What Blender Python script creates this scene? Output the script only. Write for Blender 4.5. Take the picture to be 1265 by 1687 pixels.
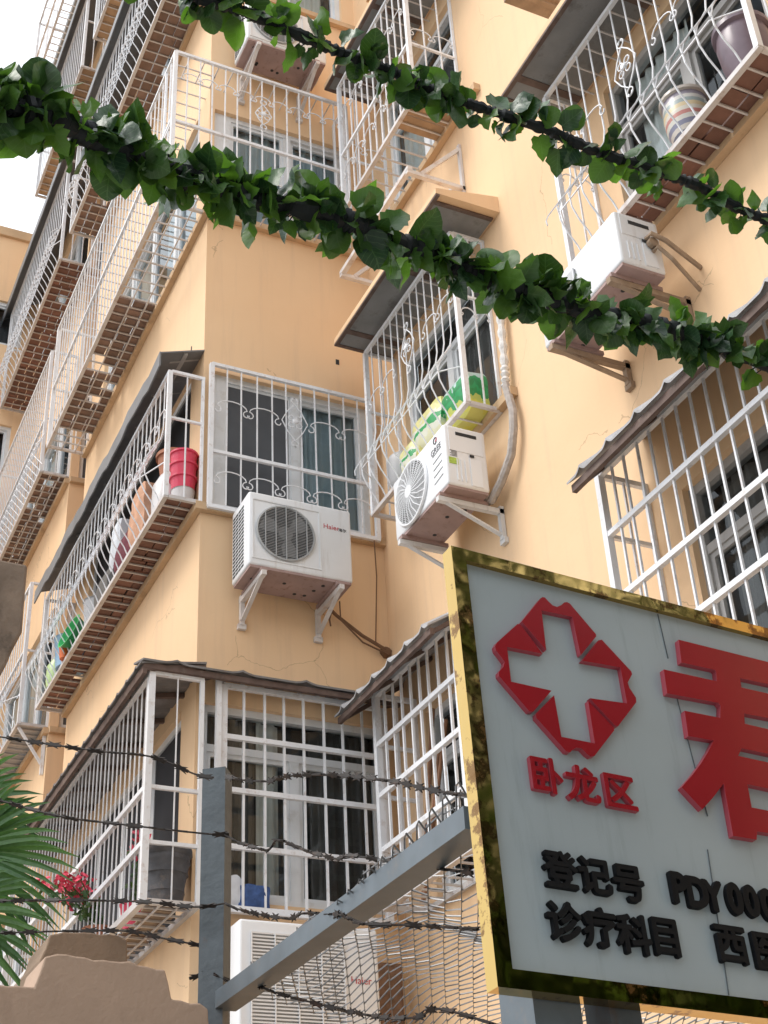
import bpy, bmesh, math, random
from mathutils import Vector, Matrix
random.seed(7)
R = math.radians
S = bpy.context.scene
COL = S.collection
for o in list(bpy.data.objects):
    bpy.data.objects.remove(o)

# ------------------------------------------------------------------ camera
# right-handed world: X along the long facade, Y into the building, Z up, camera at the origin
F_PX, PITCH, ROLL, YAW = 2349.478, 0.565190706, -0.057755505, -1.10167374
CX, CY = 632.5, 843.5
FW = Vector((math.sin(YAW)*math.cos(PITCH), math.cos(YAW)*math.cos(PITCH), math.sin(PITCH)))
R0_ = FW.cross(Vector((0, 0, 1))).normalized()
U0_ = R0_.cross(FW)
RT = R0_*math.cos(ROLL) + U0_*math.sin(ROLL)
UP = -R0_*math.sin(ROLL) + U0_*math.cos(ROLL)
cam_d = bpy.data.cameras.new('camera')
cam = bpy.data.objects.new('camera', cam_d)
COL.objects.link(cam)
m = Matrix((RT, UP, -FW)).transposed().to_4x4()
cam.matrix_world = m
cam_d.sensor_fit = 'VERTICAL'
cam_d.sensor_height = 36.0
cam_d.lens = F_PX/1687.0*36.0
cam_d.clip_start = 0.05
cam_d.clip_end = 500
S.camera = cam

def ray(x, y): return FW*F_PX + RT*(x-CX) - UP*(y-CY)
def onX(x, y, X): d = ray(x, y); return d*(X/d.x)
def onY(x, y, Y): d = ray(x, y); return d*(Y/d.y)
def onZ(x, y, Z): d = ray(x, y); return d*(Z/d.z)
def at(x, y, dep): return ray(x, y)*(dep/F_PX)

# ------------------------------------------------------------------ sky, sun, exposure
SUN_EL, SUN_AZ = 52, 190          # azimuth of the sun measured from +Y clockwise
W = bpy.data.worlds.new('World'); S.world = W; W.use_nodes = True
nt = W.node_tree; nt.nodes.clear()
wo = nt.nodes.new('ShaderNodeOutputWorld')
mixw = nt.nodes.new('ShaderNodeMixShader'); mixw.inputs[0].default_value = 0.88
sky = nt.nodes.new('ShaderNodeTexSky'); sky.sky_type = 'NISHITA'; sky.sun_disc = False
sky.sun_elevation = R(SUN_EL); sky.sun_rotation = R(SUN_AZ)
b1 = nt.nodes.new('ShaderNodeBackground'); b1.inputs[1].default_value = 0.10
b2 = nt.nodes.new('ShaderNodeBackground'); b2.inputs[1].default_value = 0.95
tc = nt.nodes.new('ShaderNodeTexCoord')
nz = nt.nodes.new('ShaderNodeTexNoise'); nz.inputs['Scale'].default_value = 2.2; nz.inputs['Detail'].default_value = 6
rp = nt.nodes.new('ShaderNodeValToRGB')
rp.color_ramp.elements[0].position = 0.3; rp.color_ramp.elements[0].color = (0.80, 0.84, 0.90, 1)
rp.color_ramp.elements[1].position = 0.7; rp.color_ramp.elements[1].color = (1, 1, 1, 1)
nt.links.new(tc.outputs['Generated'], nz.inputs['Vector'])
nt.links.new(nz.outputs[0], rp.inputs[0]); nt.links.new(rp.outputs[0], b2.inputs[0])
nt.links.new(sky.outputs[0], b1.inputs[0])
nt.links.new(b1.outputs[0], mixw.inputs[1]); nt.links.new(b2.outputs[0], mixw.inputs[2])
nt.links.new(mixw.outputs[0], wo.inputs[0])
sd = bpy.data.lights.new('sun', 'SUN'); sd.energy = 1.2; sd.angle = R(24); sd.color = (1.0, 0.96, 0.9)
so = bpy.data.objects.new('sun', sd); COL.objects.link(so)
sv = Vector((math.sin(R(SUN_AZ))*math.cos(R(SUN_EL)), math.cos(R(SUN_AZ))*math.cos(R(SUN_EL)), math.sin(R(SUN_EL))))
so.rotation_euler = (-sv).to_track_quat('-Z', 'Y').to_euler()
S.view_settings.view_transform = 'Standard'
S.view_settings.look = 'None'
S.view_settings.gamma = 1.0
S.view_settings.exposure = 1.0
S.view_settings.use_curve_mapping = False
S.render.engine = 'CYCLES'
S.cycles.max_bounces = 8
S.cycles.transparent_max_bounces = 24

# ------------------------------------------------------------------ materials
def newmat(name):
    m = bpy.data.materials.new(name); m.use_nodes = True
    return m, m.node_tree, m.node_tree.nodes['Principled BSDF']
def N(t, k, **kw):
    n = t.nodes.new(k)
    for a, b in kw.items():
        if a in n.inputs: n.inputs[a].default_value = b
        else: setattr(n, a, b)
    return n
def c4(c): return (c[0], c[1], c[2], 1)
def pm(name, col, rough=.6, metal=0., var=.12, scale=6., bump=0., bscale=40., dirt=None, dscale=9., damt=.5, island=0., spec=.5, stretch=None):
    """painted / plain surface: base colour with two noises, optional dirt colour patches, optional per-piece variation"""
    m, t, b = newmat(name)
    co = N(t, 'ShaderNodeTexCoord')
    vec = co.outputs['Object']
    if stretch:
        mp = N(t, 'ShaderNodeMapping'); mp.inputs['Scale'].default_value = stretch
        t.links.new(vec, mp.inputs[0]); vec2 = mp.outputs[0]
    else: vec2 = vec
    n1 = N(t, 'ShaderNodeTexNoise', Scale=scale, Detail=6.); t.links.new(vec, n1.inputs['Vector'])
    r1 = N(t, 'ShaderNodeMapRange'); r1.inputs[1].default_value = .3; r1.inputs[2].default_value = .7
    r1.inputs[3].default_value = 1-var; r1.inputs[4].default_value = 1+var*.6
    t.links.new(n1.outputs[0], r1.inputs[0])
    mul = N(t, 'ShaderNodeMix', data_type='RGBA', blend_type='MULTIPLY'); mul.inputs[0].default_value = 1
    mul.inputs[6].default_value = c4(col)
    comb = N(t, 'ShaderNodeCombineColor')
    for i in range(3): t.links.new(r1.outputs[0], comb.inputs[i])
    t.links.new(comb.outputs[0], mul.inputs[7])
    out = mul.outputs[2]
    if island:
        g = N(t, 'ShaderNodeNewGeometry')
        r3 = N(t, 'ShaderNodeMapRange'); r3.inputs[3].default_value = 1-island; r3.inputs[4].default_value = 1+island
        t.links.new(g.outputs['Random Per Island'], r3.inputs[0])
        hsv = N(t, 'ShaderNodeHueSaturation'); t.links.new(out, hsv.inputs['Color']); t.links.new(r3.outputs[0], hsv.inputs['Value'])
        out = hsv.outputs[0]
    if dirt:
        n2 = N(t, 'ShaderNodeTexNoise', Scale=dscale, Detail=8., Roughness=.7); t.links.new(vec2, n2.inputs['Vector'])
        r2 = N(t, 'ShaderNodeMapRange'); r2.inputs[1].default_value = .55; r2.inputs[2].default_value = .72; r2.inputs[4].default_value = damt
        t.links.new(n2.outputs[0], r2.inputs[0])
        mx = N(t, 'ShaderNodeMix', data_type='RGBA'); mx.inputs[7].default_value = c4(dirt)
        t.links.new(r2.outputs[0], mx.inputs[0]); t.links.new(out, mx.inputs[6]); out = mx.outputs[2]
    t.links.new(out, b.inputs['Base Color'])
    b.inputs['Roughness'].default_value = rough; b.inputs['Metallic'].default_value = metal
    b.inputs['Specular IOR Level'].default_value = spec
    if bump:
        n3 = N(t, 'ShaderNodeTexNoise', Scale=bscale, Detail=5.); t.links.new(vec, n3.inputs['Vector'])
        bp = N(t, 'ShaderNodeBump', Strength=bump, Distance=.01); t.links.new(n3.outputs[0], bp.inputs['Height'])
        t.links.new(bp.outputs[0], b.inputs['Normal'])
    return m

def wall_material():
    m, t, b = newmat('peach_wall_paint')
    co = N(t, 'ShaderNodeTexCoord')
    n1 = N(t, 'ShaderNodeTexNoise', Scale=.9, Detail=5.); t.links.new(co.outputs['Object'], n1.inputs['Vector'])
    r = N(t, 'ShaderNodeValToRGB')
    r.color_ramp.elements[0].position = .3; r.color_ramp.elements[0].color = (.76, .52, .315, 1)
    r.color_ramp.elements[1].position = .7; r.color_ramp.elements[1].color = (.81, .575, .36, 1)
    t.links.new(n1.outputs[0], r.inputs[0])
    # rain streaks: noise stretched along the vertical
    mp = N(t, 'ShaderNodeMapping'); mp.inputs['Scale'].default_value = (6, 6, .35); t.links.new(co.outputs['Object'], mp.inputs[0])
    n2 = N(t, 'ShaderNodeTexNoise', Scale=1.6, Detail=6., Roughness=.65); t.links.new(mp.outputs[0], n2.inputs['Vector'])
    r2 = N(t, 'ShaderNodeMapRange'); r2.inputs[1].default_value = .52; r2.inputs[2].default_value = .8; r2.inputs[4].default_value = .42
    t.links.new(n2.outputs[0], r2.inputs[0])
    mx = N(t, 'ShaderNodeMix', data_type='RGBA'); mx.inputs[7].default_value = (.58, .41, .285, 1)
    t.links.new(r2.outputs[0], mx.inputs[0]); t.links.new(r.outputs[0], mx.inputs[6])
    # hairline cracks, only in some places
    nd = N(t, 'ShaderNodeTexNoise', Scale=3., Detail=5.); t.links.new(co.outputs['Object'], nd.inputs['Vector'])
    ad = N(t, 'ShaderNodeMix', data_type='VECTOR'); ad.inputs[0].default_value = .22
    t.links.new(co.outputs['Object'], ad.inputs[4]); t.links.new(nd.outputs[1], ad.inputs[5])
    vo = N(t, 'ShaderNodeTexVoronoi', feature='DISTANCE_TO_EDGE', Scale=1.0); t.links.new(ad.outputs[1], vo.inputs['Vector'])
    lt = N(t, 'ShaderNodeMath', operation='LESS_THAN'); lt.inputs[1].default_value = .0016; t.links.new(vo.outputs[0], lt.inputs[0])
    nm = N(t, 'ShaderNodeTexNoise', Scale=.8); t.links.new(co.outputs['Object'], nm.inputs['Vector'])
    gt = N(t, 'ShaderNodeMath', operation='GREATER_THAN'); gt.inputs[1].default_value = .54; t.links.new(nm.outputs[0], gt.inputs[0])
    ml = N(t, 'ShaderNodeMath', operation='MULTIPLY'); t.links.new(lt.outputs[0], ml.inputs[0]); t.links.new(gt.outputs[0], ml.inputs[1])
    ml2 = N(t, 'ShaderNodeMath', operation='MULTIPLY'); ml2.inputs[1].default_value = .45; t.links.new(ml.outputs[0], ml2.inputs[0])
    mx2 = N(t, 'ShaderNodeMix', data_type='RGBA'); mx2.inputs[7].default_value = (.3, .2, .12, 1)
    t.links.new(ml2.outputs[0], mx2.inputs[0]); t.links.new(mx.outputs[2], mx2.inputs[6])
    t.links.new(mx2.outputs[2], b.inputs['Base Color'])
    b.inputs['Roughness'].default_value = .75; b.inputs['Specular IOR Level'].default_value = .25
    n3 = N(t, 'ShaderNodeTexNoise', Scale=3.5, Detail=8., Roughness=.55); t.links.new(co.outputs['Object'], n3.inputs['Vector'])
    bp = N(t, 'ShaderNodeBump', Strength=.25, Distance=.02); t.links.new(n3.outputs[0], bp.inputs['Height'])
    t.links.new(bp.outputs[0], b.inputs['Normal'])
    return m

def glass_material(name, tint=(.86, .91, .93)):
    m = bpy.data.materials.new(name); m.use_nodes = True; t = m.node_tree; t.nodes.clear()
    o = N(t, 'ShaderNodeOutputMaterial'); tr = N(t, 'ShaderNodeBsdfTransparent'); tr.inputs[0].default_value = c4(tint)
    g = N(t, 'ShaderNodeBsdfGlossy'); g.inputs['Roughness'].default_value = .03; g.inputs[0].default_value = (.9, .95, .97, 1)
    co = N(t, 'ShaderNodeTexCoord'); n = N(t, 'ShaderNodeTexNoise', Scale=2.5); t.links.new(co.outputs['Object'], n.inputs['Vector'])
    bp = N(t, 'ShaderNodeBump', Strength=.06, Distance=.05); t.links.new(n.outputs[0], bp.inputs['Height'])
    t.links.new(bp.outputs[0], g.inputs['Normal'])
    f = N(t, 'ShaderNodeFresnel', IOR=1.45)
    mx = N(t, 'ShaderNodeMixShader'); t.links.new(f.outputs[0], mx.inputs[0])
    t.links.new(tr.outputs[0], mx.inputs[1]); t.links.new(g.outputs[0], mx.inputs[2]); t.links.new(mx.outputs[0], o.inputs[0])
    return m

def gold_material():
    m, t, b = newmat('polished_gold_sheet')
    b.inputs['Base Color'].default_value = (.62, .43, .16, 1); b.inputs['Metallic'].default_value = 1; b.inputs['Roughness'].default_value = .09
    co = N(t, 'ShaderNodeTexCoord')
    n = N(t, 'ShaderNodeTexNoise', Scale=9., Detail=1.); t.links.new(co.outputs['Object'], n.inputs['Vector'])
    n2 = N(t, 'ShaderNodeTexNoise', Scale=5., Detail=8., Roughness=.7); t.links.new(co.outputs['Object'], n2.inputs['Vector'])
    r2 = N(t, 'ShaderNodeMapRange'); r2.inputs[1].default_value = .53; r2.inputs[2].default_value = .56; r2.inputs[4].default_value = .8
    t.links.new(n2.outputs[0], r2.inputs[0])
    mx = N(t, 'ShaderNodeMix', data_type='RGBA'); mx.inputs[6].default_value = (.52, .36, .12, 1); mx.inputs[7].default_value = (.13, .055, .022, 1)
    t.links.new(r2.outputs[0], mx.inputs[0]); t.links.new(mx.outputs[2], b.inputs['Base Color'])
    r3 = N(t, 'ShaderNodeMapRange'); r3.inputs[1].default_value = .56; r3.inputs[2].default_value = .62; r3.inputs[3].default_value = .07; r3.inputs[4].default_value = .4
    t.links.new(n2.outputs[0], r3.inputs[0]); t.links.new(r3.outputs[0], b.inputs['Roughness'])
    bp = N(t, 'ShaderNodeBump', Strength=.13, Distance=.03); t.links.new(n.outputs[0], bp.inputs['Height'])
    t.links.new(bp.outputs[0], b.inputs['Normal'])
    return m

def leaf_material(name, c0, c1, trans, veins=False):
    m = bpy.data.materials.new(name); m.use_nodes = True; t = m.node_tree; b = t.nodes['Principled BSDF']; o = t.nodes['Material Output']
    g = N(t, 'ShaderNodeNewGeometry')
    r = N(t, 'ShaderNodeValToRGB'); r.color_ramp.elements[0].color = c4(c0); r.color_ramp.elements[1].color = c4(c1)
    t.links.new(g.outputs['Random Per Island'], r.inputs[0])
    co = N(t, 'ShaderNodeTexCoord'); n = N(t, 'ShaderNodeTexNoise', Scale=45., Detail=4.); t.links.new(co.outputs['Object'], n.inputs['Vector'])
    hs = N(t, 'ShaderNodeHueSaturation'); mr = N(t, 'ShaderNodeMapRange'); mr.inputs[3].default_value = .55; mr.inputs[4].default_value = 1.45
    t.links.new(n.outputs[0], mr.inputs[0]); t.links.new(mr.outputs[0], hs.inputs['Value']); t.links.new(r.outputs[0], hs.inputs['Color'])
    colour = hs.outputs[0]
    if veins:
        at_ = N(t, 'ShaderNodeAttribute'); at_.attribute_name = 'blade'
        sx = N(t, 'ShaderNodeSeparateXYZ'); t.links.new(at_.outputs['Vector'], sx.inputs[0])
        ab = N(t, 'ShaderNodeMath', operation='ABSOLUTE'); t.links.new(sx.outputs[1], ab.inputs[0])
        mid = N(t, 'ShaderNodeMath', operation='LESS_THAN'); mid.inputs[1].default_value = .016; t.links.new(ab.outputs[0], mid.inputs[0])
        m1 = N(t, 'ShaderNodeMath', operation='MULTIPLY_ADD'); m1.inputs[1].default_value = -.75; t.links.new(ab.outputs[0], m1.inputs[0]); t.links.new(sx.outputs[0], m1.inputs[2])
        m2 = N(t, 'ShaderNodeMath', operation='MULTIPLY'); m2.inputs[1].default_value = 6.; t.links.new(m1.outputs[0], m2.inputs[0])
        fr_ = N(t, 'ShaderNodeMath', operation='FRACT'); t.links.new(m2.outputs[0], fr_.inputs[0])
        lt = N(t, 'ShaderNodeMath', operation='LESS_THAN'); lt.inputs[1].default_value = .11; t.links.new(fr_.outputs[0], lt.inputs[0])
        mxv = N(t, 'ShaderNodeMath', operation='MAXIMUM'); t.links.new(mid.outputs[0], mxv.inputs[0]); t.links.new(lt.outputs[0], mxv.inputs[1])
        sc = N(t, 'ShaderNodeMath', operation='MULTIPLY'); sc.inputs[1].default_value = .5; t.links.new(mxv.outputs[0], sc.inputs[0])
        mv = N(t, 'ShaderNodeMix', data_type='RGBA'); mv.inputs[7].default_value = (.10, .19, .08, 1)
        t.links.new(sc.outputs[0], mv.inputs[0]); t.links.new(colour, mv.inputs[6]); colour = mv.outputs[2]
    t.links.new(colour, b.inputs['Base Color']); b.inputs['Roughness'].default_value = .38
    bp = N(t, 'ShaderNodeBump', Strength=.5, Distance=.004); t.links.new(n.outputs[0], bp.inputs['Height']); t.links.new(bp.outputs[0], b.inputs['Normal'])
    tl = N(t, 'ShaderNodeBsdfTranslucent'); tl.inputs[0].default_value = c4(trans)
    mx = N(t, 'ShaderNodeMixShader')
    rr = N(t, 'ShaderNodeMapRange'); rr.inputs[1].default_value = .35; rr.inputs[3].default_value = .06; rr.inputs[4].default_value = .4
    t.links.new(g.outputs['Random Per Island'], rr.inputs[0]); t.links.new(rr.outputs[0], mx.inputs[0])
    t.links.new(b.outputs[0], mx.inputs[1]); t.links.new(tl.outputs[0], mx.inputs[2]); t.links.new(mx.outputs[0], o.inputs[0])
    return m

def stripes_material(name, cols, axis_scale=1.0, z0=0., z1=1., check=False):
    m, t, b = newmat(name)
    co = N(t, 'ShaderNodeTexCoord'); sp = N(t, 'ShaderNodeSeparateXYZ'); t.links.new(co.outputs['Generated'], sp.inputs[0])
    r = N(t, 'ShaderNodeValToRGB'); r.color_ramp.interpolation = 'CONSTANT'
    el = r.color_ramp.elements
    while len(el) < len(cols): el.new(.5)
    for i, c in enumerate(cols):
        el[i].position = i/len(cols)
    for i, c in enumerate(cols): el[i].color = c4(c)
    n = N(t, 'ShaderNodeTexNoise', Scale=4. if 'sack' in name else .01, Detail=3.); t.links.new(co.outputs['Generated'], n.inputs['Vector'])
    ma = N(t, 'ShaderNodeMath', operation='MULTIPLY_ADD'); ma.inputs[1].default_value = .55 if 'sack' in name else 0.; t.links.new(n.outputs[0], ma.inputs[0]); t.links.new(sp.outputs[2], ma.inputs[2])
    sb = N(t, 'ShaderNodeMath', operation='SUBTRACT'); sb.inputs[1].default_value = .27 if 'sack' in name else 0.; t.links.new(ma.outputs[0], sb.inputs[0])
    t.links.new(sb.outputs[0], r.inputs[0]); t.links.new(r.outputs[0], b.inputs['Base Color']); b.inputs['Roughness'].default_value = .35
    return m

def sack_material(name, cols, scale):
    m, t, b = newmat(name)
    co = N(t, 'ShaderNodeTexCoord'); n = N(t, 'ShaderNodeTexNoise', Scale=scale, Detail=2.); t.links.new(co.outputs['Object'], n.inputs['Vector'])
    r = N(t, 'ShaderNodeValToRGB'); r.color_ramp.interpolation = 'CONSTANT'; el = r.color_ramp.elements
    while len(el) < len(cols): el.new(.5)
    for i, c in enumerate(cols): el[i].position = [0, .42, .5, .58, .66][i]
    for i, c in enumerate(cols): el[i].color = c4(c)
    t.links.new(n.outputs[0], r.inputs[0]); t.links.new(r.outputs[0], b.inputs['Base Color']); b.inputs['Roughness'].default_value = .3
    return m

M = {}
M['wall'] = wall_material()
M['ledge'] = pm('ledge_paint', (.58, .40, .24), .8, var=.2, scale=3, dirt=(.2, .12, .07), damt=.5, dscale=5, bump=.3)
M['ground'] = pm('street_concrete', (.26, .25, .23), .9, var=.25, scale=1.2, bump=.3)
M['bar'] = pm('white_bar_paint', (.80, .81, .84), .4, var=.08, dirt=(.36, .22, .14), dscale=16, damt=.5)
M['oldbar'] = pm('weathered_bar_paint', (.66, .62, .60), .5, var=.15, dirt=(.36, .2, .12), dscale=7, damt=.75)
M['rail'] = pm('bottom_rail_paint', (.60, .57, .56), .5, var=.15, dirt=(.33, .18, .11), dscale=9, damt=.7)
M['rust'] = pm('rusty_steel', (.24, .14, .09), .75, var=.35, scale=18, dirt=(.12, .06, .035), bump=.4)
M['galv'] = pm('galvanised_steel', (.145, .175, .20), .45, metal=.3, var=.16, scale=9, dirt=(.25, .2, .16), dscale=11, damt=.4)
M['post'] = pm('weathered_grey_post', (.078, .097, .112), .6, var=.28, scale=9, dirt=(.09, .045, .028), dscale=8, damt=.85, bump=.25, stretch=(1, 1, .5))
M['dark_awning'] = pm('dark_grey_sheet', (.19, .195, .205), .55, var=.2, scale=4, dirt=(.2, .18, .16), damt=.25)
M['slab'] = pm('grey_slab_underside', (.24, .24, .24), .85, var=.22, scale=4, dirt=(.08, .07, .06), dscale=8, damt=.6, bump=.3)
M['fascia'] = pm('brown_eave_edge', (.13, .085, .07), .7, var=.3, scale=14, dirt=(.3, .25, .2), damt=.4)
M['rooftile'] = pm('weathered_roof_sheet', (.20, .19, .19), .65, var=.25, scale=7, dirt=(.11, .08, .06), dscale=6, damt=.7, bump=.3)
M['roofbrown'] = pm('brown_roof_tile', (.24, .155, .12), .65, var=.25, scale=7, dirt=(.1, .07, .055), dscale=6, damt=.6, bump=.3)
M['roofpale'] = pm('pale_grey_roof_sheet', (.40, .40, .41), .6, var=.2, scale=7, dirt=(.2, .16, .13), dscale=6, damt=.5)
M['tile'] = pm('brown_floor_tile', (.23, .145, .11), .7, var=.2, scale=9, dirt=(.12, .07, .05), dscale=5, damt=.6, island=.22, bump=.2)
M['redtile'] = pm('red_brown_floor_tile', (.21, .10, .072), .6, var=.2, scale=9, dirt=(.1, .05, .035), dscale=5, damt=.5, island=.25, bump=.2)
M['tantile'] = pm('tan_floor_board', (.38, .25, .15), .7, var=.2, scale=9, dirt=(.14, .09, .06), dscale=5, damt=.5, island=.3, bump=.2)
M['frame'] = pm('white_window_frame', (.70, .72, .74), .35, var=.08, dirt=(.4, .36, .3), dscale=7, damt=.4)
M['greyframe'] = pm('grey_window_frame', (.40, .39, .38), .5, var=.1, dirt=(.2, .17, .13), damt=.4)
M['glass'] = glass_material('window_glass')
M['black_screen'] = pm('black_insect_screen', (.02, .021, .026), .85, var=.3, scale=4)
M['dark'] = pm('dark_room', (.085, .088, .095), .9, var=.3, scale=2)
M['screen'] = pm('dark_insect_screen', (.085, .09, .10), .8, var=.2, scale=3)
M['curtain'] = pm('blue_grey_curtain', (.46, .54, .57), .9, var=.2, scale=3)
M['palecurtain'] = pm('pale_curtain', (.70, .70, .66), .9, var=.15, scale=3)
M['darkcurtain'] = pm('brown_grey_curtain', (.14, .13, .12), .9, var=.25, scale=3)
M['ac'] = pm('ac_white_paint', (.74, .75, .77), .35, var=.06, scale=3, dirt=(.46, .42, .38), dscale=4, damt=.45, stretch=(5, 5, .6))
M['acnew'] = pm('ac_clean_white_paint', (.80, .81, .83), .3, var=.04, scale=3)
M['acold'] = pm('ac_old_white_paint', (.68, .68, .68), .4, var=.1, scale=5, dirt=(.35, .31, .28), dscale=5, damt=.6, stretch=(6, 6, .5))
M['acbase'] = pm('ac_base_plate', (.36, .25, .23), .6, var=.15, scale=6, dirt=(.16, .07, .05), dscale=14, damt=.8)
M['acgrille'] = pm('ac_grille_grey', (.40, .41, .42), .5)
M['acdark'] = pm('ac_shadow_black', (.03, .03, .032), .8)
M['fan'] = pm('ac_fan_grey', (.17, .175, .18), .5)
M['redink'] = pm('red_print', (.5, .07, .08), .5)
M['greyink'] = pm('grey_print', (.10, .10, .11), .5)
M['sticker'] = pm('yellow_green_sticker', (.45, .62, .10), .5, var=.3, scale=60)
M['panel'] = pm('pale_blue_sign_panel', (.385, .45, .485), .45, var=.07, scale=2.2, dirt=(.26, .31, .335), dscale=4, damt=.5, stretch=(5, 5, .4))
M['gold'] = gold_material()
M['red'] = pm('red_acrylic', (.33, .008, .016), .22, var=.08, scale=5, spec=.3)
M['rededge'] = pm('pink_acrylic_edge', (.42, .07, .10), .4, var=.1)
M['black'] = pm('black_acrylic', (.008, .009, .011), .6, var=.1, spec=.15)
M['seam'] = pm('dark_seam', (.11, .13, .145), .8)
M['stucco'] = pm('brown_stucco', (.41, .295, .22), .9, var=.14, scale=2.5, dirt=(.22, .15, .11), dscale=5, damt=.5, bump=.3, bscale=45, stretch=(1, 1, .35))
M['stuccolt'] = pm('weathered_stucco', (.27, .19, .13), .9, var=.2, scale=3, dirt=(.09, .06, .045), dscale=4, damt=.7, bump=.35, bscale=60)
M['concrete'] = pm('stained_concrete', (.20, .155, .12), .9, var=.3, scale=4, dirt=(.05, .04, .032), dscale=3, damt=.85, bump=.6, bscale=25)
M['leaf'] = leaf_material('garland_leaf', (.010, .042, .022), (.075, .165, .040), (.18, .42, .03), True)
M['stem'] = pm('black_garland_stem', (.012, .016, .02), .7, var=.2, bump=.3)
M['palm'] = leaf_material('palm_leaf', (.05, .14, .05), (.14, .28, .10), (.10, .25, .05))
M['trunk'] = pm('palm_trunk_bark', (.12, .085, .06), .9, var=.35, scale=12, bump=.8)
M['plant'] = leaf_material('plant_leaf', (.03, .08, .02), (.09, .15, .05), (.1, .2, .03))
M['petal'] = pm('red_petal', (.78, .07, .13), .5, var=.2, island=.3)
M['redplastic'] = pm('red_plastic', (.68, .05, .11), .35, var=.08)
M['whiteplastic'] = pm('translucent_white_plastic', (.62, .60, .60), .35, var=.08)
M['greenplastic'] = pm('green_plastic', (.05, .42, .14), .35, var=.08)
M['blueplastic'] = pm('pale_blue_plastic', (.26, .42, .58), .35, var=.08)
M['limeplastic'] = pm('pale_lime_plastic', (.48, .62, .30), .35, var=.08)
M['orange'] = pm('orange_plastic', (.65, .14, .03), .4, var=.08)
M['pinkcloth'] = pm('peach_cloth', (.60, .34, .22), .9, var=.2, scale=10)
M['maroon'] = pm('maroon_cloth', (.15, .03, .045), .9, var=.25, scale=10)
M['purplepot'] = pm('mauve_glazed_pot', (.19, .14, .17), .35, var=.2, scale=8)
M['potdark'] = pm('dark_grey_clay', (.10, .10, .11), .75, var=.35, scale=9, dirt=(.26, .21, .17), dscale=7, damt=.7, bump=.5, bscale=25)
M['terracotta'] = pm('terracotta', (.40, .17, .10), .8, var=.15)
M['greyplastic'] = pm('grey_plastic_pot', (.42, .42, .43), .5, var=.12)
M['sackg'] = stripes_material('green_yellow_sack', [(.60, .58, .16), (.64, .60, .10), (.50, .55, .12), (.02, .27, .08), (.02, .33, .11), (.02, .24, .08), (.02, .30, .10), (.50, .66, .64), (.62, .70, .70)])
M['sacky'] = stripes_material('yellow_white_sack', [(.66, .62, .22), (.70, .68, .45), (.70, .69, .58), (.04, .34, .11), (.70, .69, .58), (.70, .66, .30), (.62, .60, .2)])
M['plaid'] = stripes_material('striped_glaze', [(.12, .12, .16), (.55, .5, .45), (.2, .2, .28), (.6, .58, .52), (.5, .2, .17), (.62, .58, .5), (.62, .5, .3), (.3, .36, .36), (.6, .58, .54), (.28, .25, .3), (.5, .45, .4)])
M['wood'] = pm('brown_broom_stick', (.30, .14, .07), .6, var=.25, scale=20)
M['board'] = pm('weathered_board', (.36, .26, .18), .8, var=.3, scale=10, dirt=(.12, .08, .06), damt=.6)
M['cable'] = pm('brown_cable', (.17, .09, .05), .7)
M['wrap'] = pm('white_wrapped_pipe', (.70, .68, .66), .6, var=.2, scale=30, dirt=(.3, .26, .22), damt=.5, bump=.5)
M['wrapgrey'] = pm('grey_wrapped_pipe', (.42, .375, .345), .7, var=.25, scale=30, bump=.5)
M['barb'] = pm('rusty_razor_wire', (.022, .017, .015), .6, metal=.3, var=.4, scale=30, dirt=(.16, .08, .05), dscale=25, damt=.5)
M['mesh'] = pm('chain_link_wire', (.20, .20, .205), .4, metal=.35, var=.3, scale=14, dirt=(.10, .07, .055), dscale=9, damt=.8)
M['bluecloth'] = pm('blue_cloth', (.05, .10, .26), .9, var=.4, scale=25)
M['whitecloth'] = pm('white_cloth', (.62, .64, .68), .9, var=.15, scale=12)
M['purplecloth'] = pm('purple_cloth', (.25, .05, .28), .9, var=.2)
M['wingwall'] = M['wall']
M['bark'] = pm('tree_bark', (.12, .09, .065), .9, var=.35, scale=9, bump=.8)
M['treeleaf'] = leaf_material('tree_leaf', (.03, .08, .02), (.07, .13, .03), (.12, .25, .04))

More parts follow.
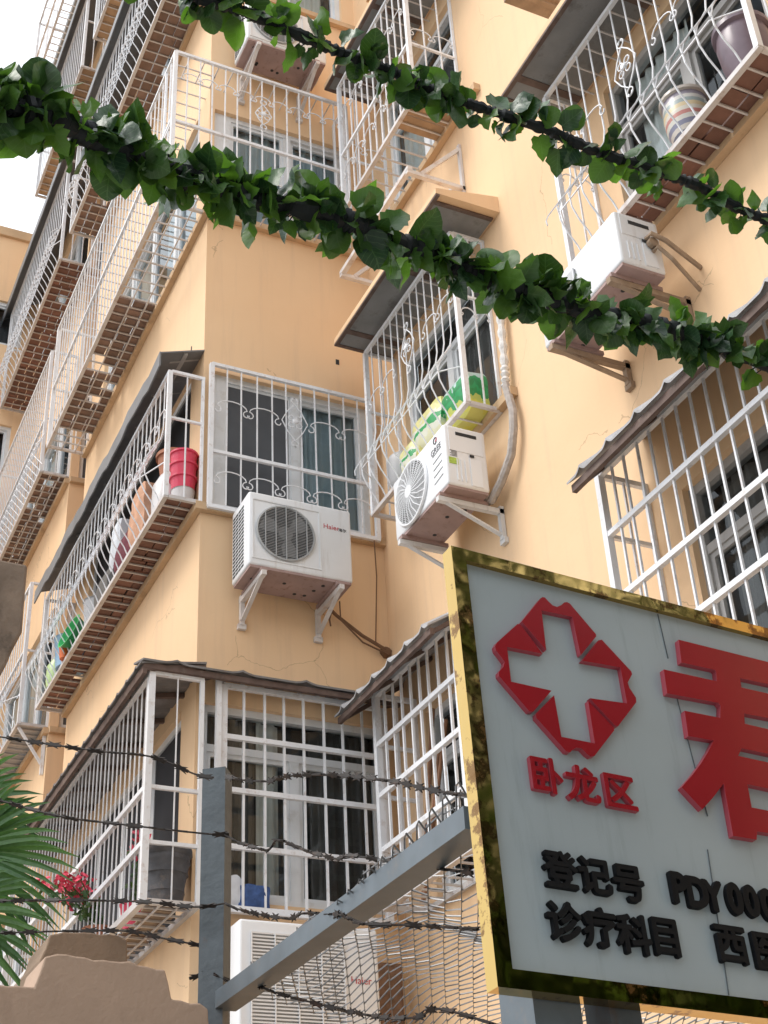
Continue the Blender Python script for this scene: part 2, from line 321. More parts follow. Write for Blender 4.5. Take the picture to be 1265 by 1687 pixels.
# ------------------------------------------------------------------ mesh collecting
class MB:
    def __init__(s): s.v = []; s.f = []; s.a = []
    def add(s, vs, fs):
        o = len(s.v); s.v.extend(Vector(p) for p in vs); s.f.extend([tuple(i+o for i in q) for q in fs]); return s
    def quad(s, a, b, c, d): return s.add([a, b, c, d], [(0, 1, 2, 3)])
    def hexa(s, p):
        return s.add(p, [(0, 1, 2, 3), (7, 6, 5, 4), (0, 4, 5, 1), (1, 5, 6, 2), (2, 6, 7, 3), (3, 7, 4, 0)])
    def box(s, fr, u0, u1, v0, v1, z0, z1):
        return s.hexa([fr(u0, v0, z0), fr(u1, v0, z0), fr(u1, v1, z0), fr(u0, v1, z0), fr(u0, v0, z1), fr(u1, v0, z1), fr(u1, v1, z1), fr(u0, v1, z1)])
    def rbox(s, fr, u0, u1, v0, v1, z0, z1, r=.02, seg=2):
        bm = bmesh.new(); bmesh.ops.create_cube(bm, size=1)
        for q in bm.verts: q.co = Vector(((u0+u1)/2+q.co.x*(u1-u0), (v0+v1)/2+q.co.y*(v1-v0), (z0+z1)/2+q.co.z*(z1-z0)))
        bmesh.ops.bevel(bm, geom=bm.edges[:], offset=r, segments=seg, affect='EDGES', profile=.5)
        bm.verts.ensure_lookup_table()
        s.add([fr(*q.co) for q in bm.verts], [tuple(w.index for w in f.verts) for f in bm.faces]); bm.free(); return s
    def tube(s, pts, r, n=5, closed=False, cap=True, rs=None):
        pts = [Vector(p) for p in pts]; k = len(pts)
        if k < 2: return s
        vs = []; prev = None
        for i, p in enumerate(pts):
            if closed: t = pts[(i+1) % k]-pts[i-1]
            else: t = pts[min(i+1, k-1)]-pts[max(i-1, 0)]
            if t.length < 1e-9: t = Vector((0, 0, 1))
            t.normalize()
            if prev is None:
                a = Vector((0, 0, 1)) if abs(t.z) < .9 else Vector((1, 0, 0))
                x = t.cross(a).normalized()
            else:
                x = prev - t*prev.dot(t)
                if x.length < 1e-6: x = t.orthogonal()
                x.normalize()
            prev = x; y = t.cross(x); rr = rs[i] if rs else r
            for j in range(n):
                an = 2*math.pi*(j+.5)/n
                vs.append(p + x*(rr*math.cos(an)) + y*(rr*math.sin(an)))
        fs = []
        for i in range(k if closed else k-1):
            i2 = (i+1) % k
            for j in range(n): fs.append((i*n+j, i*n+(j+1) % n, i2*n+(j+1) % n, i2*n+j))
        if cap and not closed:
            fs.append(tuple(range(n-1, -1, -1))); fs.append(tuple((k-1)*n+j for j in range(n)))
        return s.add(vs, fs)
    def bar(s, a, b, w, h=None):
        """rectangular bar from a to b"""
        a = Vector(a); b = Vector(b); h = h or w; t = (b-a).normalized()
        up = Vector((0, 0, 1)) if abs(t.z) < .95 else Vector((0, 1, 0))
        x = t.cross(up).normalized()*(w/2); y = x.cross(t).normalized()*(h/2)
        return s.hexa([a-x-y, a+x-y, a+x+y, a-x+y, b-x-y, b+x-y, b+x+y, b-x+y])
    def lathe(s, c, prof, n=20, axis=None, jit=0):
        c = Vector(c); ax = (axis or Vector((0, 0, 1))).normalized(); x = ax.orthogonal().normalized(); y = ax.cross(x)
        vs = []; fs = []
        for (r, h) in prof:
            for j in range(n):
                a = 2*math.pi*j/n; rr = r*(1+random.uniform(-jit, jit))
                vs.append(c + ax*h + x*(rr*math.cos(a)) + y*(rr*math.sin(a)))
        for i in range(len(prof)-1):
            for j in range(n): fs.append((i*n+j, i*n+(j+1) % n, (i+1)*n+(j+1) % n, (i+1)*n+j))
        return s.add(vs, fs)
    def prism(s, poly, ext):
        k = len(poly); ext = Vector(ext); poly = [Vector(p) for p in poly]
        return s.add(poly + [p+ext for p in poly], [tuple(range(k)), tuple(range(2*k-1, k-1, -1))] + [(i, (i+1) % k, k+(i+1) % k, k+i) for i in range(k)])
    def build(s, name, mat, parent=None, smooth=False, recalc=True):
        me = bpy.data.meshes.new(name)
        off = Vector(parent['_o']) if parent is not None and '_o' in parent else Vector((0, 0, 0))
        if parent is None and s.v:
            lo = Vector([min(p[i] for p in s.v) for i in range(3)]); hi = Vector([max(p[i] for p in s.v) for i in range(3)])
            off = Vector(((lo.x+hi.x)/2, (lo.y+hi.y)/2, lo.z))
        me.from_pydata([p-off for p in s.v], [], s.f); me.update()
        if recalc:
            bm = bmesh.new(); bm.from_mesh(me); bmesh.ops.recalc_face_normals(bm, faces=bm.faces); bm.to_mesh(me); bm.free()
        if smooth:
            for p in me.polygons: p.use_smooth = True
            me.set_sharp_from_angle(angle=R(40))
        me.materials.append(mat)
        if len(s.a) == len(s.v) and s.a:
            at_ = me.attributes.new('blade', 'FLOAT_VECTOR', 'POINT')
            for i, c in enumerate(s.a): at_.data[i].vector = c
        o = bpy.data.objects.new(name, me); COL.objects.link(o)
        if parent is not None:
            o.parent = parent; o['_o'] = tuple(off)
        else:
            o.location = off; o['_o'] = tuple(off)
        return o

def thing(name, label, cat, loc, group=None):
    o = bpy.data.objects.new(name, None); COL.objects.link(o); o.location = loc; o['_o'] = tuple(loc)
    o.empty_display_size = .1
    o['label'] = label; o['category'] = cat
    if group: o['group'] = group
    return o
def tag(o, label, cat, group=None):
    o['label'] = label; o['category'] = cat
    if group: o['group'] = group
    return o
def structure(o): o['kind'] = 'structure'; return o
def join_curve(objs_mat, name, parent):
    pass

# ------------------------------------------------------------------ frames of the walls
XB, YL, YR = -8.19, 2.69, 4.13
XE = -11.9            # far end of the near block
XF, XG = -12.62, -15.5  # far block
def FA(Y0):           # wall facing the street (-Y): u = X, v = out
    return lambda u, v, z: Vector((u, Y0-v, z))
def FB(X0):           # wall facing along the street (+X): u = Y, v = out
    return lambda u, v, z: Vector((X0+v, u, z))
AL, AR, BF = FA(YL), FA(YR), FB(XB)
IDN = lambda x, y, z: Vector((x, y, z))

def wall_with_holes(mb, fr, u0, u1, z0, z1, holes, t=.13):
    us = sorted(set([u0, u1] + [h[0] for h in holes] + [h[1] for h in holes]))
    zs = sorted(set([z0, z1] + [h[2] for h in holes] + [h[3] for h in holes]))
    us = [a for a in us if u0 <= a <= u1]; zs = [a for a in zs if z0 <= a <= z1]
    for i in range(len(us)-1):
        for j in range(len(zs)-1):
            uc, zc = (us[i]+us[i+1])/2, (zs[j]+zs[j+1])/2
            if any(h[0] < uc < h[1] and h[2] < zc < h[3] for h in holes): continue
            mb.quad(fr(us[i], 0, zs[j]), fr(us[i+1], 0, zs[j]), fr(us[i+1], 0, zs[j+1]), fr(us[i], 0, zs[j+1]))
    for (a, b, c, d) in holes:
        for (p, q) in (((a, c), (b, c)), ((b, c), (b, d)), ((b, d), (a, d)), ((a, d), (a, c))):
            mb.quad(fr(p[0], 0, p[1]), fr(q[0], 0, q[1]), fr(q[0], -t, q[1]), fr(p[0], -t, p[1]))

def window(bld, fr, a, b, c, d, cols=2, curtains=(), frame='frame', transom=None, rec=.06, stile=.05, dark='dark', wideleft=0.):
    f = MB(); w = stile
    f.box(fr, a, a+w+wideleft, -rec-.05, -rec+.02, c, d)
    f.box(fr, b-w, b, -rec-.05, -rec+.02, c, d)
    f.box(fr, a+w+wideleft, b-w, -rec-.048, -rec+.018, c, c+w); f.box(fr, a+w+wideleft, b-w, -rec-.048, -rec+.018, d-w, d)
    ia, ib = a+w+wideleft, b-w
    top = d-w
    if transom:
        f.box(fr, ia, ib, -rec-.046, -rec+.016, transom-.025, transom+.025)
    for i in range(1, cols):
        u = ia+(ib-ia)*i/cols
        f.box(fr, u-.035, u+.035, -rec-.044, -rec+.014, c+w, (transom-.025) if transom else top)
    # sash frames
    for i in range(cols):
        p, q = ia+(ib-ia)*i/cols+(.035 if i else 0), ia+(ib-ia)*(i+1)/cols-(.035 if i < cols-1 else 0)
        zt = (transom-.025) if transom else top
        for (e0, e1, g0, g1) in ((p, p+.03, c+w, zt), (q-.03, q, c+w, zt), (p+.03, q-.03, c+w, c+w+.03), (p+.03, q-.03, zt-.03, zt)):
            f.box(fr, e0, e1, -rec-.03-.012*(i % 2), -rec+.004-.012*(i % 2), g0, g1)
    win = f.build('window', M[frame], bld)
    g = MB()
    for i in range(cols):
        p, q = ia+(ib-ia)*i/cols, ia+(ib-ia)*(i+1)/cols
        g.quad(fr(p, -rec-.016-.012*(i % 2), c+w), fr(q, -rec-.016-.012*(i % 2), c+w), fr(q, -rec-.016-.012*(i % 2), top), fr(p, -rec-.016-.012*(i % 2), top))
    g.build('pane', M['glass'], win, recalc=False)
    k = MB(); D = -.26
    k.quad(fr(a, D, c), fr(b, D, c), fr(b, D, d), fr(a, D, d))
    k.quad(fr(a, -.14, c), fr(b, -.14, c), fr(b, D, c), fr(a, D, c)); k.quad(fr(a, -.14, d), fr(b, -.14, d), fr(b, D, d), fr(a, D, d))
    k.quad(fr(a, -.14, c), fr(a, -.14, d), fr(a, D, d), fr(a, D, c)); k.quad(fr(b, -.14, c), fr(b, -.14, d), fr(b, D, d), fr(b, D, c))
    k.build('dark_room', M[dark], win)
    for (p, q, mt) in curtains:
        u0, u1 = ia+(ib-ia)*p, ia+(ib-ia)*q
        n = max(6, int((u1-u0)/.018)); cu = MB(); ph = random.random()*6
        pts = [(u0+(u1-u0)*i/n, -.135+.018*math.sin(ph+i*1.15)+.008*math.sin(i*.37+ph)) for i in range(n+1)]
        for i in range(n):
            cu.quad(fr(pts[i][0], pts[i][1], c+w), fr(pts[i+1][0], pts[i+1][1], c+w), fr(pts[i+1][0], pts[i+1][1], d-.04), fr(pts[i][0], pts[i][1], d-.04))
        cu.build('curtain', M[mt], win, smooth=True, recalc=False)
    return win

# ------------------------------------------------------------------ ground and building
g = MB(); g.quad((-120, -120, -1.6), (120, -120, -1.6), (120, 120, -1.6), (-120, 120, -1.6))
structure(g.build('ground', M['ground']))

bld = thing('apartment_building', 'peach painted apartment block with a stepped facade of caged windows', 'building', (XB, YR, -1.6))
Z1 = [2.62, 5.52, 8.38, 11.32, 14.2, 17.1]     # window sill levels
TOP = 17.6
wm = MB()
holesL = [(XE+.5, XB-.30, z+.02, z+1.46) for z in Z1[:5]]
wall_with_holes(wm, AL, XE, XB, -1.6, TOP, holesL)
HB = [(2.735, 4.06, 2.72, 4.03), (2.735, 4.05, 5.57, 6.79), (2.735, 4.0, 8.42, 9.66), (2.735, 4.0, 11.36, 12.6), (2.735, 4.0, 14.24, 15.5)]
wall_with_holes(wm, BF, YL, YR, -1.6, TOP, HB)
HC = [(-7.72, -6.42, 2.68, 3.95), (-7.7, -6.38, 5.57, 6.9), (-7.7, -6.45, 8.44, 9.75), (-7.7, -6.45, 11.36, 12.6), (-7.7, -6.45, 14.24, 15.5)]
HR = [(-4.78, -2.6, 2.68, 3.92), (-4.8, -3.42, 5.57, 6.9), (-4.8, -3.42, 8.44, 9.75), (-4.8, -3.42, 11.3, 12.6)]
wall_with_holes(wm, AR, XB, -1.4, -1.6, TOP, HC+HR)
# far block (end face, street face) and the recess between the two blocks
BFF = FB(XF)
holesF = [(XG+.3, XF-.05, z+.17, z+1.6) for z in Z1[:5]]
wall_with_holes(wm, AL, XG, XF, -1.6, TOP+.15, holesF)
wall_with_holes(wm, BFF, YL, YR, -1.6, TOP+.15, [(2.78, 3.9, z+.2, z+1.55) for z in Z1[:5]])
wm.quad((XF, YR, -1.6), (XE, YR, -1.6), (XE, YR, TOP), (XF, YR, TOP))
wm.quad((XE, YL, -1.6), (XE, YR, -1.6), (XE, YR, TOP), (XE, YL, TOP))
wm.build('wall', M['wall'], bld)
rf = MB(); rf.box(IDN, XG, XB+.25, YL-.25, YR+8, TOP, TOP+.14); rf.box(IDN, XB+.25, -1.4, YR-.25, YR+8, TOP, TOP+.14)
rf.build('roof', M['slab'], bld)
for z in Z1[1:5]:
    l = MB(); l.box(AL, XE, XB-.0, .002, .05, z-.03, z+.035); l.box(BF, YL, YR, .002, .05, z-.028, z+.033)
    l.box(IDN, XB, XB+.05, YL-.05, YL, z-.029, z+.034)
    l.build('ledge', M['ledge'], bld)
    l = MB(); l.box(AL, XG, XF, .002, .05, z+.12, z+.18); l.box(BFF, YL, YR, .002, .05, z+.121, z+.179)
    l.build('ledge', M['ledge'], bld)
for (u0, u1) in ((-7.9, -6.05), (-5.0, -2.4)):
    for z in Z1[1:4]:
        l = MB(); l.box(AR, u0+.1, u1-.1, .002, .055, z-.03, z+.035); l.build('ledge', M['ledge'], bld)
# windows
for i, h in enumerate(HB):
    cur = [((0.02, .30, 'darkcurtain'), (.30, .44, 'palecurtain'), (.62, .98, 'darkcurtain')), ((.5, 1.0, 'curtain'),), ((.0, .48, 'curtain'), (.50, 1.0, 'curtain')), ((.1, .9, 'palecurtain'),), ((.1, .9, 'curtain'),)][i]
    w_ = window(bld, BF, *h, cols=2, curtains=cur, wideleft=.11 if i else .0, transom=h[3]-.3 if i == 0 else None)
    if i == 1:
        sc_ = MB(); sc_.quad(BF(h[0]+.12, -.05, h[2]+.06), BF((h[0]+h[1])/2+.0, -.05, h[2]+.06), BF((h[0]+h[1])/2, -.05, h[3]-.08), BF(h[0]+.12, -.05, h[3]-.08))
        sc_.build('insect_screen', M['screen'], w_, recalc=False)
for i, h in enumerate(HC):
    window(bld, AR, *h, cols=2, curtains=((.05, .45, 'palecurtain'),) if i > 1 else ((.55, .95, 'darkcurtain'),), transom=h[3]-.35)
for i, h in enumerate(HR):
    window(bld, AR, *h, cols=3 if i == 0 else 2, curtains=((.03, .3, 'darkcurtain'), (.7, .97, 'curtain')) if i != 1 else ((.1, .5, 'palecurtain'),), transom=h[3]-.38, frame='greyframe')
for i, h in enumerate(holesL):
    w_ = window(bld, AL, *h, cols=4, curtains=((.05, .4, 'palecurtain'), (.6, .95, 'curtain')) if i in (2, 3) else ((.3, .6, 'darkcurtain'),), frame='frame')
    if i < 2:
        q = MB(); n_ = 4; wd = (h[1]-h[0]-.1)/n_
        for k in range(n_): q.quad(AL(h[0]+.06+wd*k, -.052, h[2]+.06), AL(h[0]+wd*(k+1)-.01, -.052, h[2]+.06), AL(h[0]+wd*(k+1)-.01, -.052, h[3]-.06), AL(h[0]+.06+wd*k, -.052, h[3]-.06))
        q.build('insect_screen', M['black_screen'], w_, recalc=False)
for i, h in enumerate(holesF):
    window(bld, AL, *h, cols=3, curtains=((.05, .5, 'palecurtain'),), frame='frame')
for i, z in enumerate(Z1[:5]):
    window(bld, BFF, 2.78, 3.9, z+.2, z+1.55, cols=2, curtains=((.1, .9, 'palecurtain'),))
# concrete window hoods over the right-hand windows
for (u0, u1) in ((-7.85, -6.1), (-5.2, -2.2)):
    for z in (7.05, 9.95):
        if u0 > -6 and z > 9: continue
        hd = MB(); hd.hexa([AR(u0, 0, z), AR(u1, 0, z), AR(u1, .5, z), AR(u0, .5, z), AR(u0, 0, z+.15), AR(u1, 0, z+.15), AR(u1, .5, z+.045), AR(u0, .5, z+.045)]); ho = hd.build('window_hood', M['wall'], bld)
        un = MB(); un.box(AR, u0+.03, u1-.09, .02, .47, z-.012, z-.003); un.build('hood_soffit', M['slab'], ho)
        ed = MB(); ed.box(AR, u0, u0+.03, .0, .5, z-.02, z-.004); ed.box(AR, u0+.03, u1, .47, .5, z-.019, z-.004); ed.box(AR, u1-.09, u1-.06, .02, .47, z-.018, z-.004)
        for q in (u0+.17, u0+.95): ed.box(AR, q, q+.05, .02, .47, z-.018, z-.0125)
        ed.build('hood_edge', M['fascia'], ho)
# small holes in the plaster
hm = MB(); p = BF(3.80, .002, 7.17); hm.box(BF, 3.795, 3.825, -.05, .003, 7.15, 7.20); hm.build('plaster_hole', M['acdark'], bld)
hm = MB(); hm.box(AL, -8.52, -8.50, -.05, .003, 7.18, 7.24); hm.build('plaster_hole', M['acdark'], bld)

# far wing at the end of the street
wing = thing('apartment_wing', 'plain peach wing across the end of the street with white sliding windows', 'building', (XG-.1, 0, -1.6))
FW_ = FB(XG-.02)
hw = []
for z in (4.6, 7.5, 10.4, 12.45):
    for y in (-.9, 1.15): hw.append((y, y+1.35, z, z+.75))
mbw = MB(); wall_with_holes(mbw, FW_, -3.5, YL-.004, -1.6, 14.35, hw)
mbw.quad(FW_(-3.5, 0, -1.6), FW_(-3.5, 0, 14.35), FW_(-3.5, -5, 14.35), FW_(-3.5, -5, -1.6))
mbw.build('wall', M['wall'], wing)
rw = MB(); rw.box(FW_, -3.55, YL-.004, -5, .05, 14.35, 14.5); rw.build('roof', M['ledge'], wing)
for h in hw: window(wing, FW_, *h, cols=2, curtains=((.1, .45, 'palecurtain'),))

# ------------------------------------------------------------------ window cages
def arcpts(fr, cu, cz, v, r, a0, a1, n=8, ry=None):
    ry = ry or r
    return [fr(cu+r*math.cos(a0+(a1-a0)*i/n), v, cz+ry*math.sin(a0+(a1-a0)*i/n)) for i in range(n+1)]
def curl(fr, u, z, v, r, sx, sz, n=9):
    """small spiral starting at (u,z)"""
    out = []
    for i in range(n+1):
        a = 1.5*math.pi*i/n; rr = r*(1-.55*i/n)
        out.append(fr(u+sx*(rr*math.sin(a)), v, z+sz*(r-rr*math.cos(a))))
    return out
def scroll_row(mb, fr, u0, u1, z, v, step, h, r=.0045):
    n = max(1, round((u1-u0)/step)); st = (u1-u0)/n
    for i in range(n):
        a, b = u0+i*st, u0+(i+1)*st; c = (a+b)/2
        arch = [fr(c+st*.46*math.cos(t), v, z+h*math.sin(t)) for t in [math.pi*k/8 for k in range(9)]]
        L = curl(fr, c-st*.46, z, v, st*.14, 1, -1)[::-1]; Rr = curl(fr, c+st*.46, z, v, st*.14, -1, -1)
        mb.tube(L[:-1]+arch[::-1]+Rr[1:], r, 4)
def flower(mb, fr, u, z, v, s):
    mb.lathe(fr(u, v+.012, z), [(0, .012), (.018, .010), (.024, 0), (.0, -.002)], 10, axis=fr(0, 1, 0)-fr(0, 0, 0))
    for k in range(4):
        a = math.pi/4+k*math.pi/2
        mb.tube(arcpts(fr, u+.045*math.cos(a), z+.045*math.sin(a), v+.006, .024, 0, 2*math.pi, 8), .0045, 4)
    d = [fr(u, v, z+s), fr(u+s*.62, v, z), fr(u, v, z-s), fr(u-s*.62, v, z)]
    for k in range(4):
        a, b = d[k], d[(k+1) % 4]; mid = (a+b)/2 + ((a+b)/2-fr(u, v, z))*.12
        mb.tube([a, mid, b], .005, 4)
    for sx in (-1, 1):
        mb.tube(curl(fr, u, z+s, v, .035, sx, 1), .0045, 4); mb.tube(curl(fr, u, z-s, v, .035, sx, -1), .0045, 4)

BELLY = [(1.0, 0), (.66, 0), (.56, .018), (.48, .06), (.40, .105), (.32, .13), (.24, .125), (.16, .09), (.08, .035), (0, 0)]
def cage(label, fr, u0, u1, d, z0, z1, sp=.11, rails=(), belly=False, left=True, right=True, rack='bars', tile='tile',
         tspan=(0, 1), tgrid=(.22, 3), top=True, scroll=(), flowers=(), root=None, mat='bar', r=.0056, fw=.027, group='white window cages on the facade', name='window_cage', sidescroll=False, wall_v=0.0, topslope=0., rings=True):
    if root is None:
        root = thing(name, label, 'window cage', fr((u0+u1)/2, 0, z0), group)
    mt = M[mat]
    fm = MB(); h = fw/2
    fm.bar(fr(u0, d, z1), fr(u1, d, z1), fw)
    for (u, on) in ((u0, left), (u1, right)):
        if on:
            fm.bar(fr(u, d, z0), fr(u, d, z1), fw*1.25)
            if d > .12:
                fm.bar(fr(u, wall_v, z1+topslope), fr(u, d-h, z1), fw*.9); fm.bar(fr(u, wall_v+.012, z0), fr(u, wall_v+.012, z1+topslope), fw*.8)
    for z in rails: fm.bar(fr(u0+h, d+.001, z), fr(u1-h, d+.001, z), fw*.95)
    fm.build('frame', mt, root)
    bt = MB(); bt.bar(fr(u0-h, d, z0), fr(u1+h, d, z0), fw*1.2)
    if d > .12:
        bt.bar(fr(u0, wall_v+.015, z0+.001), fr(u1, wall_v+.015, z0+.001), fw)
        for u in (u0, u1): bt.bar(fr(u, wall_v+.03, z0-.001), fr(u, d-.02, z0-.001), fw)
    bt.build('bottom_rail', M['rail'] if d > .12 else mt, root)
    n = max(2, round((u1-u0)/sp)); br = MB()
    for i in range(1, n):
        u = u0+(u1-u0)*i/n + random.uniform(-.004, .004)
        if belly:
            pts = [fr(u, d, z1)]+[fr(u, d+o, z0+hh) for (hh, o) in BELLY if z0+hh < z1-.02]
            br.tube(pts, r, 5)
        else:
            br.bar(fr(u, d-.002, z0), fr(u+random.uniform(-.003, .003), d-.002, z1), r*1.8)
    br.build('front_bars', mt, root)
    for (u, on) in ((u0, left), (u1, right)):
        if on and d > .2:
            sb = MB(); k = max(2, round((d-wall_v)/.14))
            for i in range(1, k): v = wall_v+(d-wall_v)*i/k; sb.bar(fr(u, v, z0), fr(u, v, z1+topslope*(1-i/k)), r*1.8)
            for z in (rails or (z0+(z1-z0)*.62,)): sb.bar(fr(u, wall_v, z), fr(u, d-h, z), fw*.7)
            if sidescroll:
                frs = lambda a, b, c, u=u: fr(u, a, c)
                scroll_row(sb, frs, wall_v+.02, d-.02, z0+(z1-z0)*.52, 0, (d-wall_v)/2, .05)
            sb.build('side_bars', mt, root)
    if scroll or flowers or belly:
        for (z, a, b, step, hh) in scroll:
            so_ = MB(); scroll_row(so_, fr, a, b, z, d+.008, step, hh); so_.build('scrollwork', mt, root)
        for (u, z, s) in flowers:
            so_ = MB(); flower(so_, fr, u, z, d+.01, s); so_.build('flower_ornament', mt, root)
        so_ = MB()
        if belly and rings:
            for i in range(n):
                ua = u0+(u1-u0)*(i+.5)/n; st = (u1-u0)/n
                pts = []
                for k in range(11):
                    t = math.pi*1.15*k/10; hh = .36+.13*math.sin(t); w = st*.52*math.cos(t)
                    o = .128 - max(0, hh-.36)*.62
                    pts.append(fr(ua+w, d+o+.008, z0+hh))
                so_.tube(pts, .0048, 4)
            so_.tube([fr(u0, d, z0+.30)]+[fr(u0+(u1-u0)*k/12, d+.128, z0+.30) for k in range(1, 12)]+[fr(u1, d, z0+.30)], .005, 4)
        if so_.v: so_.build('ring_row', mt, root)
    if top and d > .12:
        tb = MB(); k = max(2, round((u1-u0)/(sp*1.15)))
        for i in range(1, k): u = u0+(u1-u0)*i/k; tb.bar(fr(u, wall_v, z1+topslope+.001), fr(u, d, z1+.001), r*1.7)
        tb.build('top_bars', M['oldbar'], root)
    if rack and d > .12:
        rk = MB(); k = max(2, round((u1-u0)/.125))
        for i in range(1, k): u = u0+(u1-u0)*i/k; rk.bar(fr(u, wall_v+.01, z0+.003), fr(u, d, z0+.003), .012)
        if rack == 'grid': 
            for q in (.33, .66): rk.bar(fr(u0, wall_v+(d-wall_v)*q, z0-.006), fr(u1, wall_v+(d-wall_v)*q, z0-.006), .010)
        rk.build('floor_bars', M['rail'], root)
        if tile:
            tl = MB(); a, b = u0+(u1-u0)*tspan[0]+.02, u0+(u1-u0)*tspan[1]-.02
            tu, cv = tgrid; nu = max(1, round((b-a)/tu)); dv = (d-wall_v-.03)/cv
            for i in range(nu):
                sh = random.uniform(-.25, .25)*dv if cv > 1 else 0
                for j in range(cv):
                    if random.random() < .035: continue
                    e = random.uniform(.003, .008)
                    q0, q1 = a+(b-a)*i/nu+e, a+(b-a)*(i+1)/nu-e
                    w0, w1 = wall_v+.015+dv*j+e+(sh if j else 0), wall_v+.015+dv*(j+1)-e+(sh if j < cv-1 else 0)
                    zz = z0+.012+random.uniform(0, .004)
                    tl.box(fr, q0, q1, w0, w1, zz, zz+.018)
            tl.build('floor_tiles', M[tile], root)
    return root

def sheet_awning(root, fr, u0, u1, v1, z_in, z_out, mat='dark_awning', lip=.10, wav=.012, v0=0., n=28):
    a = MB(); T = .012
    for i in range(n):
        p, q = u0+(u1-u0)*i/n, u0+(u1-u0)*(i+1)/n
        e0, e1 = wav*math.sin(i*.9)+wav*.7*math.sin(i*2.3+1), wav*math.sin((i+1)*.9)+wav*.7*math.sin((i+1)*2.3+1)
        a.hexa([fr(p, v0, z_in), fr(q, v0, z_in), fr(q, v1, z_out+e1), fr(p, v1, z_out+e0),
                fr(p, v0, z_in+T), fr(q, v0, z_in+T), fr(q, v1, z_out+e1+T), fr(p, v1, z_out+e0+T)])
        a.hexa([fr(p, v1, z_out+e0-lip), fr(q, v1, z_out+e1-lip), fr(q, v1+.012, z_out+e1-lip), fr(p, v1+.012, z_out+e0-lip),
                fr(p, v1, z_out+e0+T), fr(q, v1, z_out+e1+T), fr(q, v1+.012, z_out+e1+T), fr(p, v1+.012, z_out+e0+T)])
    return a.build('awning', M[mat], root)

def tile_awning(root, fr, u0, u1, v1, z_in, z_out, mat='rooftile', ridge=.24, lip=.035, v0=0., rh=.032, rows=3):
    """profiled roof sheet with raised ribs and steps, a brown batten under its edge"""
    a = MB(); per = 12; n = max(per, int((u1-u0)/ridge*per)); T = .014
    def hgt(i):
        t = (i % per)/per
        return rh*math.exp(-((t-.5)/.085)**2)
    for i in range(n):
        p, q = u0+(u1-u0)*i/n, u0+(u1-u0)*(i+1)/n; h0, h1 = hgt(i), hgt(i+1) if (i+1) % per else hgt(0)
        for k in range(rows):
            s0, s1 = k/rows, (k+1)/rows
            va, vb = v0+(v1-v0)*s0, v0+(v1-v0)*s1+.012
            za, zb = z_in+(z_out-z_in)*s0+.0, z_in+(z_out-z_in)*s1
            st = .005*(rows-1-k)
            a.hexa([fr(p, va, za+h0+st), fr(q, va, za+h1+st), fr(q, vb, zb+h1+st), fr(p, vb, zb+h0+st),
                    fr(p, va, za+h0+T+st), fr(q, va, za+h1+T+st), fr(q, vb, zb+h1+T+st), fr(p, vb, zb+h0+T+st)])
    o = a.build('awning', M[mat], root)
    e = MB(); e.box(fr, u0+.01, u1-.01, v1-.035, v1-.008, z_out-lip-.012, z_out-.004)
    k = max(2, round((u1-u0)/.45))
    for i in range(k+1):
        u = u0+.02+(u1-u0-.06)*i/k
        sl = (z_out-z_in)/(v1-v0)
        e.hexa([fr(u, v0, z_in-.035), fr(u+.03, v0, z_in-.035), fr(u+.03, v1-.036, z_out-.035), fr(u, v1-.036, z_out-.035),
                fr(u, v0, z_in-.004), fr(u+.03, v0, z_in-.004), fr(u+.03, v1-.036, z_out-.004), fr(u, v1-.036, z_out-.004)])
    e.build('batten', M['fascia'], o)
    return o

CAGES = {}
# --- long faces of the near block
c = cage('large white cage of plain bars wrapping the lowest corner, with flower pots inside', AL, -11.88, -8.03, .35, 2.62, 4.1, sp=.105,
         rails=(2.98, 3.33), rack='grid', tile=None, right=True, top=False, r=.0043, fw=.034)
bd = MB()
for i in range(26):
    u = -9.6+i*.06; bd.box(AL, u, u+random.uniform(.03, .055), .03+random.uniform(0, .08), .33-random.uniform(0, .1), 2.632+.002*(i % 3), 2.642+.002*(i % 3))
bd.build('floor_boards', M['board'], c)
tile_awning(c, AL, -12.0, -7.98, .43, 4.195, 4.13, ridge=.21, rh=.02, rows=1, lip=.05)
CAGES['L0'] = c
c = cage('white belly-bar cage with brown brick floor and dark wavy awning, above the lowest corner cage', AL, -11.9, -8.16, .27, 5.55, 6.66, sp=.115, belly=True,
         tile='redtile', tgrid=(.155, 2), rack='bars', right=True, top=False, scroll=((6.32, -11.85, -8.2, .23, .05),), r=.0055)
sheet_awning(c, AL, -12.1, -8.18, .34, 6.95, 6.82, lip=.12, wav=.018)
dk = MB()
for i in range(8): dk.bar(AL(-8.3-i*.45, .0, 6.96), AL(-8.3-i*.45, .24, 6.86), .018)
dk.bar(AL(-11.9, .14, 6.9), AL(-8.2, .14, 6.9), .03)
dk.build('awning_rafters', M['greyframe'], c)
CAGES['L1'] = c
c = cage('tall white cage of straight bars wrapping the second-storey corner, partly open floor rack', AL, -11.87, -7.93, .40, 8.38, 9.9, sp=.115, rails=(9.1,),
         right=False, rack='grid', tile='tile', tspan=(.08, .62), tgrid=(.125, 3), top=True, mat='bar')
cage('', BF, YL-.40, 3.86, .26, 8.38, 9.9, sp=.115, rails=(9.06,), left=True, right=True, rack='bars', tile=None, top=True, root=c,
     scroll=((9.62, 2.35, 3.8, .17, .05), (8.62, 2.35, 3.8, .23, .05)), flowers=((3.08, 9.45, .12),))
CAGES['L2'] = c
c = cage('white belly-bar cage with mixed brown and grey floor tiles, third storey of the near block', AL, -11.93, -8.2, .36, 11.36, 12.75, sp=.12, belly=True, rack='bars', tile='tile', tgrid=(.24, 3), top=False, r=.0055)
sheet_awning(c, AL, -12.1, -8.1, .44, 13.05, 12.85, lip=.11, wav=.008)
CAGES['L3'] = c
